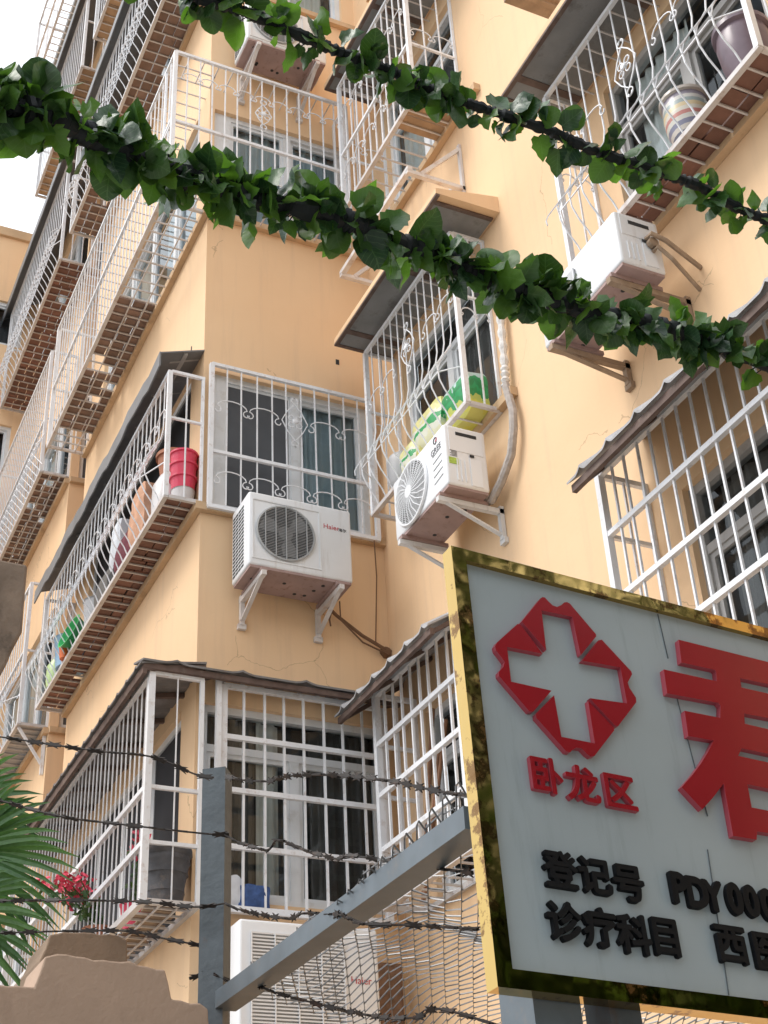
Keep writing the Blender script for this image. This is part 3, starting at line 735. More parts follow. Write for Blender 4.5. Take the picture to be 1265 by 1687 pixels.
c = cage('white cage with tan boarded floor, fourth storey of the near block', AL, -11.6, -8.2, .36, 14.25, 15.7, sp=.12, rack='bars', tile='tantile', tgrid=(.26, 1), top=False)
sheet_awning(c, AL, -11.7, -8.1, .44, 16.1, 15.85, lip=.12, wav=.006)
CAGES['L4'] = c
# --- far block
c = cage('white belly-bar cage on the far block, lowest in view, braced by a white bracket', AL, -15.3, -12.66, .28, 5.72, 7.25, sp=.115, belly=True, rails=(6.5,), rack='bars', tile='greyplastic', tspan=(.2, 1), tgrid=(.15, 1), top=False)
bk = MB(); bk.bar(AL(-12.70, .02, 5.25), AL(-12.70, .02, 5.72), .03); bk.bar(AL(-12.70, .03, 5.36), AL(-12.70, .27, 5.70), .025)
bk.build('bracket', M['bar'], c)
c = cage('white cage with a woven lower half on the far block', AL, -15.3, -12.66, .30, 8.6, 10.22, sp=.115, rails=(9.3,), rack='grid', tile='tile', tspan=(0, 1), tgrid=(.13, 3), top=True)
lat = MB()
for i in range(22):
    u = -15.25+i*.12; lat.tube([AL(u, .31, 8.62), AL(u+.18, .40, 8.85), AL(u+.04, .31, 9.05)], .006, 4); lat.tube([AL(u+.18, .31, 8.62), AL(u, .40, 8.85), AL(u+.14, .31, 9.05)], .006, 4)
lat.build('woven_lattice', M['bar'], c)
c = cage('white belly-bar cage with dark brick-red floor under a long dark awning, far block', AL, -15.45, -12.4, .36, 11.36, 12.95, sp=.115, belly=True, rack='bars', tile='redtile', tgrid=(.15, 3), top=False)
sheet_awning(c, AL, -15.75, -12.12, .44, 13.3, 13.05, lip=.12, wav=.006)
c = cage('narrow white cage with tan slatted floor near the skyline, far block', AL, -14.6, -12.2, .36, 14.4, 15.8, sp=.12, rack='bars', tile='tantile', tgrid=(.2, 1), top=False)
sheet_awning(c, AL, -15.0, -11.9, .44, 16.1, 15.9, lip=.13, wav=.006)
c = cage('topmost white open cage against the white sky, left of the roof edge', AL, -15.2, -9.5, .5, 16.9, 18.6, sp=.3, rails=(17.7,), rack='bars', tile=None, top=True, mat='oldbar')
# --- end face of the near block
c = cage('flush white grille with scrolls and diamond flower above the dusty air conditioner', BF, 2.735, 4.06, .06, 5.52, 6.80, sp=.125, rails=(6.0,), rack=None, top=False,
         scroll=((6.42, 2.77, 3.28, .25, .06), (6.42, 3.52, 4.04, .26, .06), (5.78, 2.77, 4.03, .25, .06)), flowers=((3.40, 6.42, .17),), group='white window cages on the facade')
c = cage('white cage of plain bars on the lowest corner window, behind the grey fence post', BF, 2.85, 3.98, .09, 2.64, 4.12, sp=.135, rails=(3.03, 3.40, 3.76), rack=None, top=False, r=.0085, fw=.034)
pl_ = MB(); pl_.bar(BF(2.805, .12, 2.64), BF(2.805, .12, 4.16), .034); pl_.build('corner_post', M['bar'], c)
tile_awning(c, BF, 2.262, 4.1, .21, 4.215, 4.15, mat='rooftile', ridge=.45, lip=.03, rh=.022, rows=1)
rfb = MB()
for i in range(9): rfb.bar(BF(2.85+i*.135, .0, 4.16), BF(2.85+i*.135, .1, 4.15), .018)
rfb.build('top_bars', M['oldbar'], c)
# --- recessed right-hand face
c = cage('small white cage beside the sign edge, lowest row, brown tiled awning above', AR, -7.84, -6.7, .30, 2.65, 4.08, sp=.12, rails=(3.01, 3.37, 3.72), rack='bars', tile=None, top=False, r=.0085, fw=.034)
tile_awning(c, AR, -8.05, -6.65, .50, 4.30, 3.98, mat='roofpale', ridge=.24, rows=1)
CAGES['C0'] = c
c = cage('white belly-bar cage holding grain sacks above the clean white air conditioner', AR, -7.79, -6.35, .265, 5.50, 6.98, sp=.115, belly=True, rack=None, tile=None, top=True, sidescroll=True,
         scroll=((6.45, -7.75, -7.3, .22, .06), (6.45, -6.85, -6.4, .22, .06)), flowers=((-7.08, 6.5, .17),), mat='bar')
rk = MB()
for i in range(1, 8): rk.bar(AR(-7.79+i*.18, .01, 5.503), AR(-7.79+i*.18, .26, 5.503), .01)
rk.build('floor_bars', M['rail'], c)
CAGES['C1'] = c
c = cage('straight-barred white cage with a mostly open floor rack above the concrete hood', AR, -7.72, -6.43, .42, 8.38, 9.86, sp=.105, rails=(9.0,), rack='bars', tile='tantile', tspan=(.72, 1), tgrid=(.16, 1), top=True, sidescroll=True,
         scroll=((9.45, -7.68, -6.48, .2, .06), (8.75, -7.68, -6.48, .2, .06)))
CAGES['C2'] = c
c = cage('bulging white cage with scrolls and red-brown tiled floor, holding glazed pots, top right', AR, -5.03, -3.31, .27, 5.52, 6.97, sp=.122, belly=True, rack='bars', tile='redtile', tspan=(0, 1), tgrid=(.25, 2), top=True, sidescroll=True,
         scroll=((6.35, -5.0, -4.5, .24, .06), (6.35, -4.0, -3.4, .24, .06)), flowers=((-4.25, 6.4, .17),))
CAGES['R1'] = c
c = cage('white plain-barred cage under a brown ribbed roof at the right edge, above the sign', AR, -5.05, -2.2, .30, 2.65, 4.10, sp=.112, rails=(3.0, 3.36, 3.73), rack='bars', tile=None, top=False, r=.0068, fw=.031)
tile_awning(c, AR, -5.02, -2.1, .52, 4.42, 3.97, mat='roofpale', ridge=.25, rows=1)
CAGES['R0'] = c

# ------------------------------------------------------------------ air conditioners
def text_mesh(name, txt, fr, u, v, z, size, mat, parent, extrude=.002, bold=0., sx=1.0, slant=0., center=True):
    """lettering standing on a surface: u right, z up, v out"""
    cu = bpy.data.curves.new(name, 'FONT'); cu.body = txt; cu.size = size; cu.extrude = extrude; cu.offset = bold
    cu.align_x = 'CENTER' if center else 'LEFT'; cu.align_y = 'CENTER' if center else 'BOTTOM_BASELINE'
    tmp = bpy.data.objects.new('tmp', cu); COL.objects.link(tmp)
    bpy.context.view_layer.update()
    dg = bpy.context.evaluated_depsgraph_get(); me0 = bpy.data.meshes.new_from_object(tmp.evaluated_get(dg))
    mb = MB(); mb.add([fr(u+p.co.x*sx+slant*p.co.y, v+extrude+p.co.z, z+p.co.y) for p in me0.vertices], [tuple(p.vertices) for p in me0.polygons])
    bpy.data.objects.remove(tmp); bpy.data.curves.remove(cu); bpy.data.meshes.remove(me0)
    return mb.build(name, mat, parent)

def outline_mesh(mb, polys, mp, extrude):
    """flat pieces with holes from outlines (first = outer, others = holes), extruded towards the viewer of the surface"""
    cu = bpy.data.curves.new('tmp', 'CURVE'); cu.dimensions = '2D'; cu.fill_mode = 'BOTH'; cu.extrude = extrude/2
    for pl in polys:
        sp = cu.splines.new('POLY'); sp.points.add(len(pl)-1); sp.use_cyclic_u = True
        for q, (a, b) in zip(sp.points, pl): q.co = (a, b, 0, 1)
    tmp = bpy.data.objects.new('tmp', cu); COL.objects.link(tmp); bpy.context.view_layer.update()
    dg = bpy.context.evaluated_depsgraph_get(); me0 = bpy.data.meshes.new_from_object(tmp.evaluated_get(dg))
    mb.add([mp(p.co.x, p.co.y, extrude/2+p.co.z) for p in me0.vertices], [tuple(p.vertices) for p in me0.polygons])
    bpy.data.objects.remove(tmp); bpy.data.curves.remove(cu); bpy.data.meshes.remove(me0)
    return mb

def ac_unit(label, fr, u0, u1, vb, d, z0, h, style, paint, brand=None, sidef=1, bracket='rust', leg=.28, group='outdoor air conditioner units'):
    """box of a split air conditioner on two wall brackets; vb = gap to the wall"""
    t = thing('air_conditioner', label, 'air conditioner', fr((u0+u1)/2, 0, z0), group)
    w = u1-u0; v0, v1 = vb, vb+d; z1 = z0+h; mt = M[paint]
    b = MB(); b.rbox(fr, u0, u1, v0, v1, z0+.012, z1, .018, 3); body = b.build('body', mt, t, smooth=True)
    bp_ = MB(); bp_.box(fr, u0+.012, u1-.012, v0+.01, v1-.008, z0-.004, z0+.016)
    bp_.box(fr, u0+.08, u0+.13, v0-.02, v1+.02, z0-.03, z0-.0045); bp_.box(fr, u1-.13, u1-.08, v0-.02, v1+.02, z0-.03, z0-.0045)
    bp_.build('base_plate', M['acbase'], t)
    kn = MB()
    for q in range(7):
        a, c = random.uniform(u0+.08, u1-.08), random.uniform(v0+.06, v1-.05); kn.lathe(fr(a, c, z0-.006), [(0, 0), (.014, 0), (.014, .003), (0, .003)], 8)
    kn.build('drain_holes', M['acdark'], t)
    # fan opening
    fr_ = .212 if style == 'mesh' else min(h*(.465 if style == 'round' else .43), w*.33); cu_, cz = u0+fr_+.055, z0+h*.5
    if style == 'mesh':
        s_ = MB(); a0, a1, g0, g1 = cu_-fr_-.02, cu_+fr_+.04, cz-fr_-.015, cz+fr_+.02
        # shallow pressed panel
        for (p, q, e, f) in ((a0-.012, a1+.012, g1, g1+.010), (a0-.012, a1+.012, g0-.010, g0), (a0-.012, a0-.002, g0, g1), (a1+.002, a1+.012, g0, g1)): s_.box(fr, p, q, v1, v1+.006, e, f)
        s_.build('grille_surround', mt, body)
    dk = MB(); nn = 40
    if style == 'slots': dk.quad(fr(cu_-fr_*.95, v1+.0015, z0+.08), fr(cu_+fr_*1.05, v1+.0015, z0+.08), fr(cu_+fr_*1.05, v1+.0015, z1-.08), fr(cu_-fr_*.95, v1+.0015, z1-.08))
    else:
     dk.add([fr(cu_, v1+.0015, cz)]+[fr(cu_+fr_*math.cos(2*math.pi*k/nn), v1+.0015, cz+fr_*math.sin(2*math.pi*k/nn)) for k in range(nn)], [(0, k+1, (k+1) % nn+1) for k in range(nn)])
    dk.build('fan_opening', M['acgrille' if style == 'slots' else 'acdark'], body)
    fa = MB()
    for k in range(3):
        a0 = k*2*math.pi/3+.5
        pts = [(fr_*.22, a0), (fr_*.55, a0-.28), (fr_*.9, a0-.1), (fr_*.93, a0+.5), (fr_*.6, a0+.62), (fr_*.25, a0+.6)]
        P = [fr(cu_+r*math.cos(a), v1+.003+.006*(i % 3), cz+r*math.sin(a)) for i, (r, a) in enumerate(pts)]
        fa.add(P, [tuple(range(6))])
    fa.lathe(fr(cu_, v1+.003, cz), [(fr_*.27, 0), (fr_*.25, .008), (0, .01)], 16, axis=fr(0, 1, 0)-fr(0, 0, 0))
    if style != 'slots': fa.build('fan', M['fan'], body)
    gr = MB(); ax = fr(0, 1, 0)-fr(0, 0, 0)
    if style == 'mesh':
        k = 34
        for i in range(1, k):
            z = cz-fr_+2*fr_*i/k; hw_ = math.sqrt(max(0, fr_**2-(z-cz)**2)); gr.bar(fr(cu_-hw_, v1+.018, z), fr(cu_+hw_, v1+.018, z), .0026)
        for i in range(-2, 3):
            u = cu_+i*fr_*.36; hh = math.sqrt(max(0, (fr_*1.02)**2-(u-cu_)**2)); gr.bar(fr(u, v1+.021, cz-hh), fr(u, v1+.021, cz+hh), .006)
        gr.tube(arcpts(fr, cu_, cz, v1+.012, fr_, 0, 2*math.pi, 36), .009, 5)
    elif style == 'round':
        for i in range(1, 15):
            gr.tube(arcpts(fr, cu_, cz, v1+.016+.012*(1-(i/15)**2), fr_*(.22+.78*i/15), 0, 2*math.pi*35/36, 35), .0021, 4, closed=True)
        for i in range(24):
            a = 2*math.pi*i/24; a2 = a+.35
            gr.tube([fr(cu_+fr_*.2*math.cos(a), v1+.03, cz+fr_*.2*math.sin(a)), fr(cu_+fr_*.6*math.cos((a+a2)/2), v1+.026, cz+fr_*.6*math.sin((a+a2)/2)), fr(cu_+fr_*math.cos(a2), v1+.014, cz+fr_*math.sin(a2))], .0042, 4)
        gr.tube(arcpts(fr, cu_, cz, v1+.008, fr_*1.01, 0, 2*math.pi*47/48, 47), .012, 6, closed=True)
    else:
        a0, a1, g0, g1 = cu_-fr_*.95, cu_+fr_*1.05, z0+.08, z1-.08
        k = 30
        for i in range(k+1): z = g0+(g1-g0)*i/k; gr.bar(fr(a0, v1+.010, z), fr(a1, v1+.010, z), .009)
        for i in range(5): u = a0+(a1-a0)*i/4; gr.bar(fr(u, v1+.017, g0), fr(u, v1+.017, g1), .007)
    gr.build('fan_grille', M['acgrille'] if style == 'mesh' else mt, body)
    if style == 'round':
        hb = MB(); hb.lathe(fr(cu_, v1+.028, cz), [(fr_*.21, 0), (fr_*.2, .006), (0, .009)], 20, axis=ax); hb.build('fan_hub', mt, body)
        lv = MB()
        for i in range(5):
            z = z0+h*(.22+.11*i); lv.bar(fr(u1-.17, v1+.0015, z), fr(u1-.05, v1+.0015, z+.012), .004, .006)
        for (du, dz) in ((.035, .02), (-.02, h-.03)):
            pass
        lv.build('louvre_slots', M['acgrille'], body)
    # side: handle recess, service cover, ribs, sticker
    us = u1 if sidef > 0 else u0; e = .002*sidef
    def SF(a, o, c): return fr(us+sidef*o, a, c)
    sd_ = MB(); sd_.box(SF, v0+.03, v1-.03, -.001, .004, z1-h*.42, z1-.02); sd_.box(SF, v0+.05, v0+.13, -.001, .006, z0+.03, z0+h*.5)
    for k in range(3): sd_.box(SF, v0+.16+k*.03, v0+.168+k*.03, -.001, .006, z0+.05, z0+h*.45)
    sd_.build('service_cover', mt, body)
    rc = MB(); rc.box(SF, v0+.07, v1-.08, .0045, .006, z1-.075, z1-.05); rc.box(SF, v0+.10, v0+.13, .005, .008, z0+h*.52, z0+h*.56); rc.build('handle_recess', M['acdark'], body)
    if style == 'round':
        st_ = MB(); st_.box(SF, v1-.085, v1-.02, .001, .0035, z0+h*.36, z0+h*.46); st_.build('sticker', M['sticker'], body)
        st_ = MB()
        for k in range(5): st_.box(SF, v1-.08, v1-.03-.01*(k % 2), .001, .0032, z0+h*(.49+.02*k), z0+h*(.495+.02*k))
        st_.build('rating_print', M['greyink'], body)
    if style == 'slots':
        sl = MB()
        for i in range(14): z = z0+h*.1+h*.8*i/14; sl.box(SF, v0+.05, v1-.05, .0005, .002, z, z+.012)
    if style == 'mesh':
        # open coil fins on the other end
        def SG(a, o, c): return fr(u0-o, a, c)
        sl = MB()
        for i in range(17):
            z = z0+.05+(h-.1)*i/17
            for q in range(4): sl.box(SG, v0+.03+q*.055, v0+.075+q*.055, .0005, .002, z, z+.016)
        sl.build('side_vents', M['acdark'], body)
    for q in (u0+.1, u1-.1):
        k = MB(); zb = z0-.032
        k.bar(fr(q, .004, zb-.018), fr(q, v1+.03, zb-.018), .035); k.bar(fr(q, .02, zb+.02), fr(q, .02, zb-leg), .035, .03)
        k.bar(fr(q, .03, zb-leg+.03), fr(q, v1-.03, zb-.03), .03, .012)
        k.box(fr, q-.03, q+.03, .002, .03, zb-leg-.03, zb-leg+.01)
        k.build('bracket', M[bracket], t)
    if brand:
        for (tx, uu, zz, sz, mk, sxx) in brand: text_mesh('lettering', tx, fr, uu, v1+.0005, zz, sz, M[mk], body, extrude=.001, sx=sxx)
    return t

ac1 = ac_unit('dusty white air conditioner with a square mesh grille below the flush scroll grille', BF, 2.90, 3.67, .08, .34, 4.87, .60, 'mesh', 'ac', bracket='oldbar', leg=.21,
        brand=(('Haier', 3.515, 5.30, .055, 'redink', 1.0), ('海尔', 3.60, 5.29, .032, 'greyink', 1.0)))
ac2 = ac_unit('clean white air conditioner with a round fan grille beneath the sack-filled cage', AR, -7.13, -6.38, .14, .30, 4.84, .47, 'round', 'acnew', bracket='acold', leg=.22,
        brand=(('GREE', -6.50, 5.18, .06, 'greyink', 1.0),))
lg = MB(); lg.tube(arcpts(AR, -6.50, 5.25, .442, .022, .9, 5.6, 14), .004, 4); lg.build('emblem', M['greyink'], ac2)
lg = MB(); lg.prism([AR(-6.50, .442, 5.24), AR(-6.475, .442, 5.267), AR(-6.48, .442, 5.237)], AR(0, .002, 0)-AR(0, 0, 0)); lg.build('emblem', M['redink'], ac2)
ac3 = ac_unit('white air conditioner with exposed copper valves under the bulging cage, half hidden by leaves', AR, -5.12, -4.34, .20, .28, 4.93, .37, 'slots', 'ac', bracket='board', leg=.14)
vv = MB(); vv.tube([AR(-4.335, .30, 5.15), AR(-4.29, .30, 5.15), AR(-4.28, .22, 5.12), AR(-4.3, .0, 5.02)], .014, 7); vv.tube([AR(-4.335, .27, 5.07), AR(-4.29, .27, 5.07), AR(-4.28, .2, 5.0), AR(-4.34, .0, 4.90)], .012, 7)
vv.lathe(AR(-4.33, .28, 5.11), [(0, .03), (.03, .03), (.03, 0)], 10, axis=Vector((1, 0, 0))); vv.build('valves', M['board'], ac3)
ac4 = ac_unit('air conditioner seen from beneath at the top of the end face, behind the upper garland', BF, 2.87, 3.62, .10, .34, 10.15, .56, 'mesh', 'acold', bracket='oldbar')
ac5 = ac_unit('large white air conditioner behind the chain-link mesh at the bottom', BF, 2.84, 3.72, .10, .34, 1.72, .76, 'slots', 'acnew',
        brand=(('Haier', 3.60, 2.17, .06, 'redink', 1.0),))
# empty bracket frame above the concrete hood
bk = thing('bracket_frame', 'empty grey steel air conditioner bracket above the concrete hood', 'bracket', AR(-7.2, 0, 7.7))
for u in (-6.52, -7.72):
    q = MB(); q.bar(AR(u, .012, 8.12), AR(u, .012, 7.58), .035, .02); q.bar(AR(u, .0, 7.66), AR(u, .48, 7.66), .035); q.bar(AR(u, .02, 8.07), AR(u, .36, 7.68), .03); q.build('bracket_arm', M['oldbar'], bk)
q = MB(); q.bar(AR(-6.5, .46, 7.69), AR(-7.74, .46, 7.69), .04); q.bar(AR(-6.54, .06, 7.70), AR(-7.70, .06, 7.70), .04); q.build('cross_rail', M['oldbar'], bk)
# rusty ledge bracket at top
q = MB(); P = onY(870, 8, YR-.25); q.box(AR, P.x-.06, P.x+.10, .04, .40, P.z+.02, P.z+.07); q.bar(AR(P.x+.05, .0, P.z+.01), AR(P.x+.05, .42, P.z+.01), .035); tag(q.build('wooden_shelf', M['board']), 'weathered wooden shelf end on the bright wall at the top edge', 'shelf')

# ------------------------------------------------------------------ pipes and cables
q = MB(); pts = [AR(-6.17, .05, 6.62), AR(-6.17, .05, 6.17), AR(-6.19, .05, 5.75), AR(-6.2, .055, 5.58)]
pp = []
for i in range(len(pts)-1):
    for k in range(14): pp.append(pts[i].lerp(pts[i+1], k/14))
pp.append(pts[-1])
pipe = thing('drain_pipe', 'white taped refrigerant pipe hanging down the wall to the clean air conditioner', 'pipe', AR(-6.17, 0, 4.8))
q.tube(pp, .03, 8, rs=[.026+.006*math.sin(i*1.7) for i in range(len(pp))]); q.build('taped_pipe', M['wrap'], pipe, smooth=True)
q = MB(); q.tube([AR(-6.2, .055, 5.6), AR(-6.15, .055, 5.35), AR(-6.16, .06, 5.22), AR(-6.22, .06, 5.06), AR(-6.34, .08, 4.92), AR(-6.45, .10, 4.84), AR(-6.52, .10, 4.86), AR(-6.52, .10, 5.0), AR(-6.45, .16, 5.1)], .028, 8); q.build('wrapped_pipe', M['wrapgrey'], pipe, smooth=True)
q = MB(); q.tube([BF(3.60, .1, 4.86), BF(3.70, .05, 4.82), BF(3.9, .04, 4.70), BF(4.08, .04, 4.62)], .013, 6); q.tube([BF(3.66, .2, 4.85), BF(3.70, .12, 4.75), BF(3.9, .05, 4.64), BF(4.09, .05, 4.58)], .007, 4)
q.tube([BF(3.62, .2, 4.86), BF(3.60, .15, 4.72), BF(3.63, .1, 4.70)], .008, 4); q.tube([BF(4.02, .07, 5.5), BF(4.03, .06, 5.2), BF(4.02, .04, 4.9), BF(4.0, .05, 4.66), BF(4.06, .05, 4.6)], .005, 4)
q.lathe(BF(4.09, .0, 4.61), [(.0, .05), (.035, .045), (.04, 0)], 10, axis=Vector((1, 0, 0)), jit=.2)
tag(q.build('cables', M['cable']), 'brown pipe and cables running from the dusty air conditioner into the corner', 'cable')

# ------------------------------------------------------------------ things kept in the cages
def pot(name, label, cat, c, prof, mat, group=None, extra=(), n=22, jit=0, tilt=None):
    t = thing(name, label, cat, c, group)
    b = MB(); b.lathe(c, prof, n, jit=jit, axis=tilt); b.build('body', M[mat], t, smooth=True)
    for (nm, pr, mt) in extra:
        e = MB(); e.lathe(c, pr, n, axis=tilt); e.build(nm, M[mt], t, smooth=True)
    return t
def sack(name, label, c, sx, sy, sz, mat, rz=0, rx=0, cat='sack'):
    bm = bmesh.new(); bmesh.ops.create_cube(bm, size=1); bmesh.ops.subdivide_edges(bm, edges=bm.edges[:], cuts=6, use_grid_fill=True)
    rm = Matrix.Rotation(rz, 3, 'Z') @ Matrix.Rotation(rx, 3, 'X'); ph = random.random()*9
    for q in bm.verts:
        p = q.co.copy(); l = max(abs(p.x), abs(p.y), abs(p.z))
        f = 1-.10*(abs(p.x*2)**3*abs(p.z*2)**3)-.06*abs(p.x*2)**4
        p.z *= f; p.y *= (1-.35*abs(p.z*2)**6)*(1-.3*abs(p.x*2)**6)
        p += Vector((.02, .03, .03))*math.sin(p.x*11+p.z*7+ph)
        q.co = Vector(c)+rm@Vector((p.x*sx, p.y*sy, p.z*sz))
    mb = MB(); bm.verts.ensure_lookup_table(); mb.add([q.co for q in bm.verts], [tuple(w.index for w in f.verts) for f in bm.faces]); bm.free()
    return tag(mb.build(name, M[mat], smooth=True), label, cat)
def P1(u, v, dz=0): return AL(u, v, 5.575+dz)
# near corner of the belly cage: red tubs, white jug, pan
pot('plastic_tub', 'stack of bright red tubs at the corner of the brick-floored cage', 'tub', P1(-8.30, .10), [(0, 0), (.075, 0), (.085, .13), (.09, .13)], 'whiteplastic',
    extra=(('red_tub', [(.082, .13), (.092, .22), (.104, .225), (.104, .24), (.088, .245), (.096, .33), (.108, .335), (.108, .35), (.090, .355), (.098, .43), (.110, .435), (.110, .45), (.098, .45), (.09, .36)], 'redplastic'),))
pot('water_jug', 'cloudy white plastic jug beside the red tubs', 'jug', P1(-8.48, .15), [(0, 0), (.12, 0), (.125, .08), (.12, .26), (.07, .36), (.03, .40), (.03, .45), (0, .45)], 'whiteplastic', extra=(('cap', [(.035, .43), (.035, .47), (0, .47)], 'redplastic'),))
pot('clay_pot', 'terracotta pot behind the red tubs near the awning corner', 'pot', P1(-8.62, .08, .42), [(0, 0), (.09, 0), (.12, .2), (.135, .2), (.135, .23), (.11, .23)], 'terracotta')
q = MB(); q.box(AL, -8.78, -8.46, .01, .19, 5.96, 5.985); tag(q.build('shelf_board', M['board']), 'small board propped in the brick-floored cage under the terracotta pot', 'board')
sack('folded_cloth', 'peach coloured cloth bundle pressed against the belly bars', P1(-8.95, .18, .22), .34, .2, .42, 'pinkcloth', cat='cloth')
sack('cloth_bundle', 'maroon cloth bundle low in the brick-floored cage', P1(-9.3, .17, .16), .5, .2, .3, 'maroon', cat='cloth')
sack('linen_bundle', 'grey linen bundle midway along the brick-floored cage', P1(-9.9, .16, .14), .5, .2, .28, 'darkcurtain', cat='cloth')
sack('pink_towel', 'pink towel bunched high behind the bars of the brick-floored cage', P1(-9.12, .14, .52), .3, .16, .26, 'pinkcloth', cat='cloth')
sack('white_towel', 'white cloth hanging midway behind the belly bars', P1(-9.62, .18, .40), .26, .14, .46, 'whitecloth', cat='cloth')
sack('dark_bag', 'black bag lying behind the bars, between the maroon and grey bundles', P1(-9.62, .17, .09), .34, .18, .18, 'acdark', cat='bag')
sack('red_cloth', 'red cloth folded over at the far end of the brick-floored cage', P1(-11.28, .12, .36), .3, .14, .24, 'maroon', cat='cloth')
pot('grey_bucket', 'grey bucket near the far half of the brick-floored cage', 'bucket', P1(-10.35, .15), [(0, 0), (.11, 0), (.13, .26), (.14, .27), (.12, .27)], 'greyplastic')
pot('plastic_basin', 'bright green plastic basin leaning on the belly bars', 'basin', P1(-10.75, .21, .14), [(0, 0), (.12, 0), (.15, .09), (.165, .10), (.15, .10), (.12, .015), (0, .012)], 'greenplastic', tilt=Vector((.2, -1, .35)))
pot('blue_bucket', 'pale blue bucket beside the green basin', 'bucket', P1(-11.1, .18), [(0, 0), (.13, 0), (.155, .27), (.165, .28), (.15, .28)], 'blueplastic')
pot('flower_pot', 'small orange pot between the blue bucket and green basin', 'pot', P1(-10.92, .27), [(0, 0), (.05, 0), (.06, .10), (.065, .11), (.05, .11)], 'orange')
pot('lime_bottle', 'pale lime plastic bottle at the far end of the brick-floored cage', 'bottle', P1(-11.5, .2), [(0, 0), (.09, 0), (.1, .06), (.1, .2), (.04, .3), (.03, .36), (0, .36)], 'limeplastic')
# sacks and jars in the small cage
sack('grain_sack', 'green and yellow grain sack filling the right end of the small cage', AR(-6.57, .14, 5.675), .36, .2, .30, 'sackg', rx=.12)
sack('rice_sack', 'white and yellow printed sack leaning behind the curved bars', AR(-6.95, .17, 5.70), .42, .2, .32, 'sacky')
sack('snack_bag', 'small yellow bag beside the grey jar', AR(-7.22, .2, 5.62), .24, .16, .24, 'sacky')
pot('grey_jar', 'grey plastic jar at the left end of the sack-filled cage', 'jar', AR(-7.42, .18, 5.52), [(0, 0), (.1, 0), (.12, .03), (.13, .22), (.12, .24), (.11, .24)], 'greyplastic')
# pots in the bulging cage at top right
pot('glazed_pot', 'round pot with coloured stripes behind the bulging bars', 'pot', AR(-3.98, .17, 5.56), [(0, 0), (.09, 0), (.12, .1), (.125, .2), (.12, .28), (.135, .29), (.135, .31), (.115, .31)], 'plaid')
pot('mauve_pot', 'large mauve glazed pot at the right end of the bulging cage', 'pot', AR(-3.50, .15, 5.56), [(0, 0), (.09, 0), (.13, .1), (.14, .24), (.13, .3), (.15, .31), (.15, .34), (.125, .34)], 'purplepot')
pot('dark_bowl', 'dark bowl between the striped pot and the window', 'bowl', AR(-4.35, .15, 5.56), [(0, 0), (.07, 0), (.11, .1), (.12, .11), (.1, .11)], 'potdark')
# lowest corner cage
pot('clay_planter', 'large dark clay planter at the corner of the lowest cage', 'planter', AL(-8.20, .17, 2.66), [(0, 0), (.115, 0), (.122, .06), (.128, .065), (.126, .10), (.138, .17), (.146, .175), (.143, .20), (.15, .24), (.158, .25), (.154, .28), (.168, .30), (.168, .335), (.14, .335), (.13, .29), (0, .28)], 'potdark', jit=.02)
def flowering(label, c, n, spread, h, potp, potm, lean=(0, 0)):
    t = pot('potted_flower', label, 'potted flower', c, potp, potm, group='red flowers in the lowest cage')
    st = MB(); lf = MB(); pe = MB(); hh = potp[-1][1]
    for i in range(n):
        b = Vector(c)+Vector((random.uniform(-.05, .05), random.uniform(-.05, .05), hh))
        e = b+Vector((random.gauss(lean[0], spread), random.gauss(lean[1], spread*.7), h*random.uniform(.45, 1.1)))
        mid = (b+e)/2+Vector((random.gauss(0, .02), random.gauss(0, .02), .03)); st.tube([b, mid, e], .004, 4)
        for k in range(9):
            p = b.lerp(e, random.uniform(.2, 1))+Vector((random.gauss(0, .03), random.gauss(0, .03), random.gauss(0, .02)))
            leaf_small(lf, p, random.uniform(.02, .036))
        for k in range(11):
            p = e+Vector((random.gauss(0, .028), random.gauss(0, .028), random.gauss(0, .026))); leaf_small(pe, p, random.uniform(.02, .034))
    st.build('stems', M['plant'], t); lf.build('leaves', M['plant'], t, recalc=False); pe.build('petals', M['petal'], t, recalc=False)
    return t
def leaf_small(mb, p, s):
    a = Vector((random.gauss(0, 1), random.gauss(0, 1), random.gauss(0, .7))).normalized(); b = a.orthogonal().normalized(); b.rotate(Matrix.Rotation(random.random()*6.3, 3, a)); cc = a.cross(b)*.0
    n = a.cross(b)
    mb.add([p-b*s, p+n*s*.6-b*s*.1, p+b*s, p-n*s*.6-b*s*.1, p+a*s*.18], [(0, 1, 4), (1, 2, 4), (2, 3, 4), (3, 0, 4)])
RP = [(0, 0), (.08, 0), (.1, .15), (.11, .16), (.09, .16)]
flowering('tall red begonias leaning out through the bars, left of the other pots', AL(-9.30, .27, 2.66), 15, .10, .30, RP, 'terracotta', lean=(-.03, -.2))
flowering('red begonias in a red pot inside the bars, beside the clay planter', AL(-8.75, .18, 2.66), 7, .10, .40, RP, 'redplastic')
sack('laundry_bundle', 'crumpled blue cloth on the sill of the lowest corner window', BF(3.07, .045, 2.73), .2, .1, .16, 'bluecloth', rz=math.pi/2, cat='cloth')
sack('white_cloth_bundle', 'crumpled white and blue-edged cloth beside the blue cloth', BF(2.93, .04, 2.76), .12, .09, .2, 'whitecloth', rz=math.pi/2, cat='cloth')
for i, (a, b, rr) in enumerate((((-7.72, .1, 2.68), (-7.55, .03, 3.9), .016), ((-7.6, .15, 2.68), (-7.38, .03, 3.75), .014), ((-7.5, .2, 2.68), (-7.5, .03, 3.6), .012))):
    q = MB(); q.tube([AR(*a), AR(*b)], rr, 7); tag(q.build('broom_stick', M['wood']), 'brown wooden broom stick leaning in the small lowest cage', 'broom', 'broom sticks in the lowest cage')

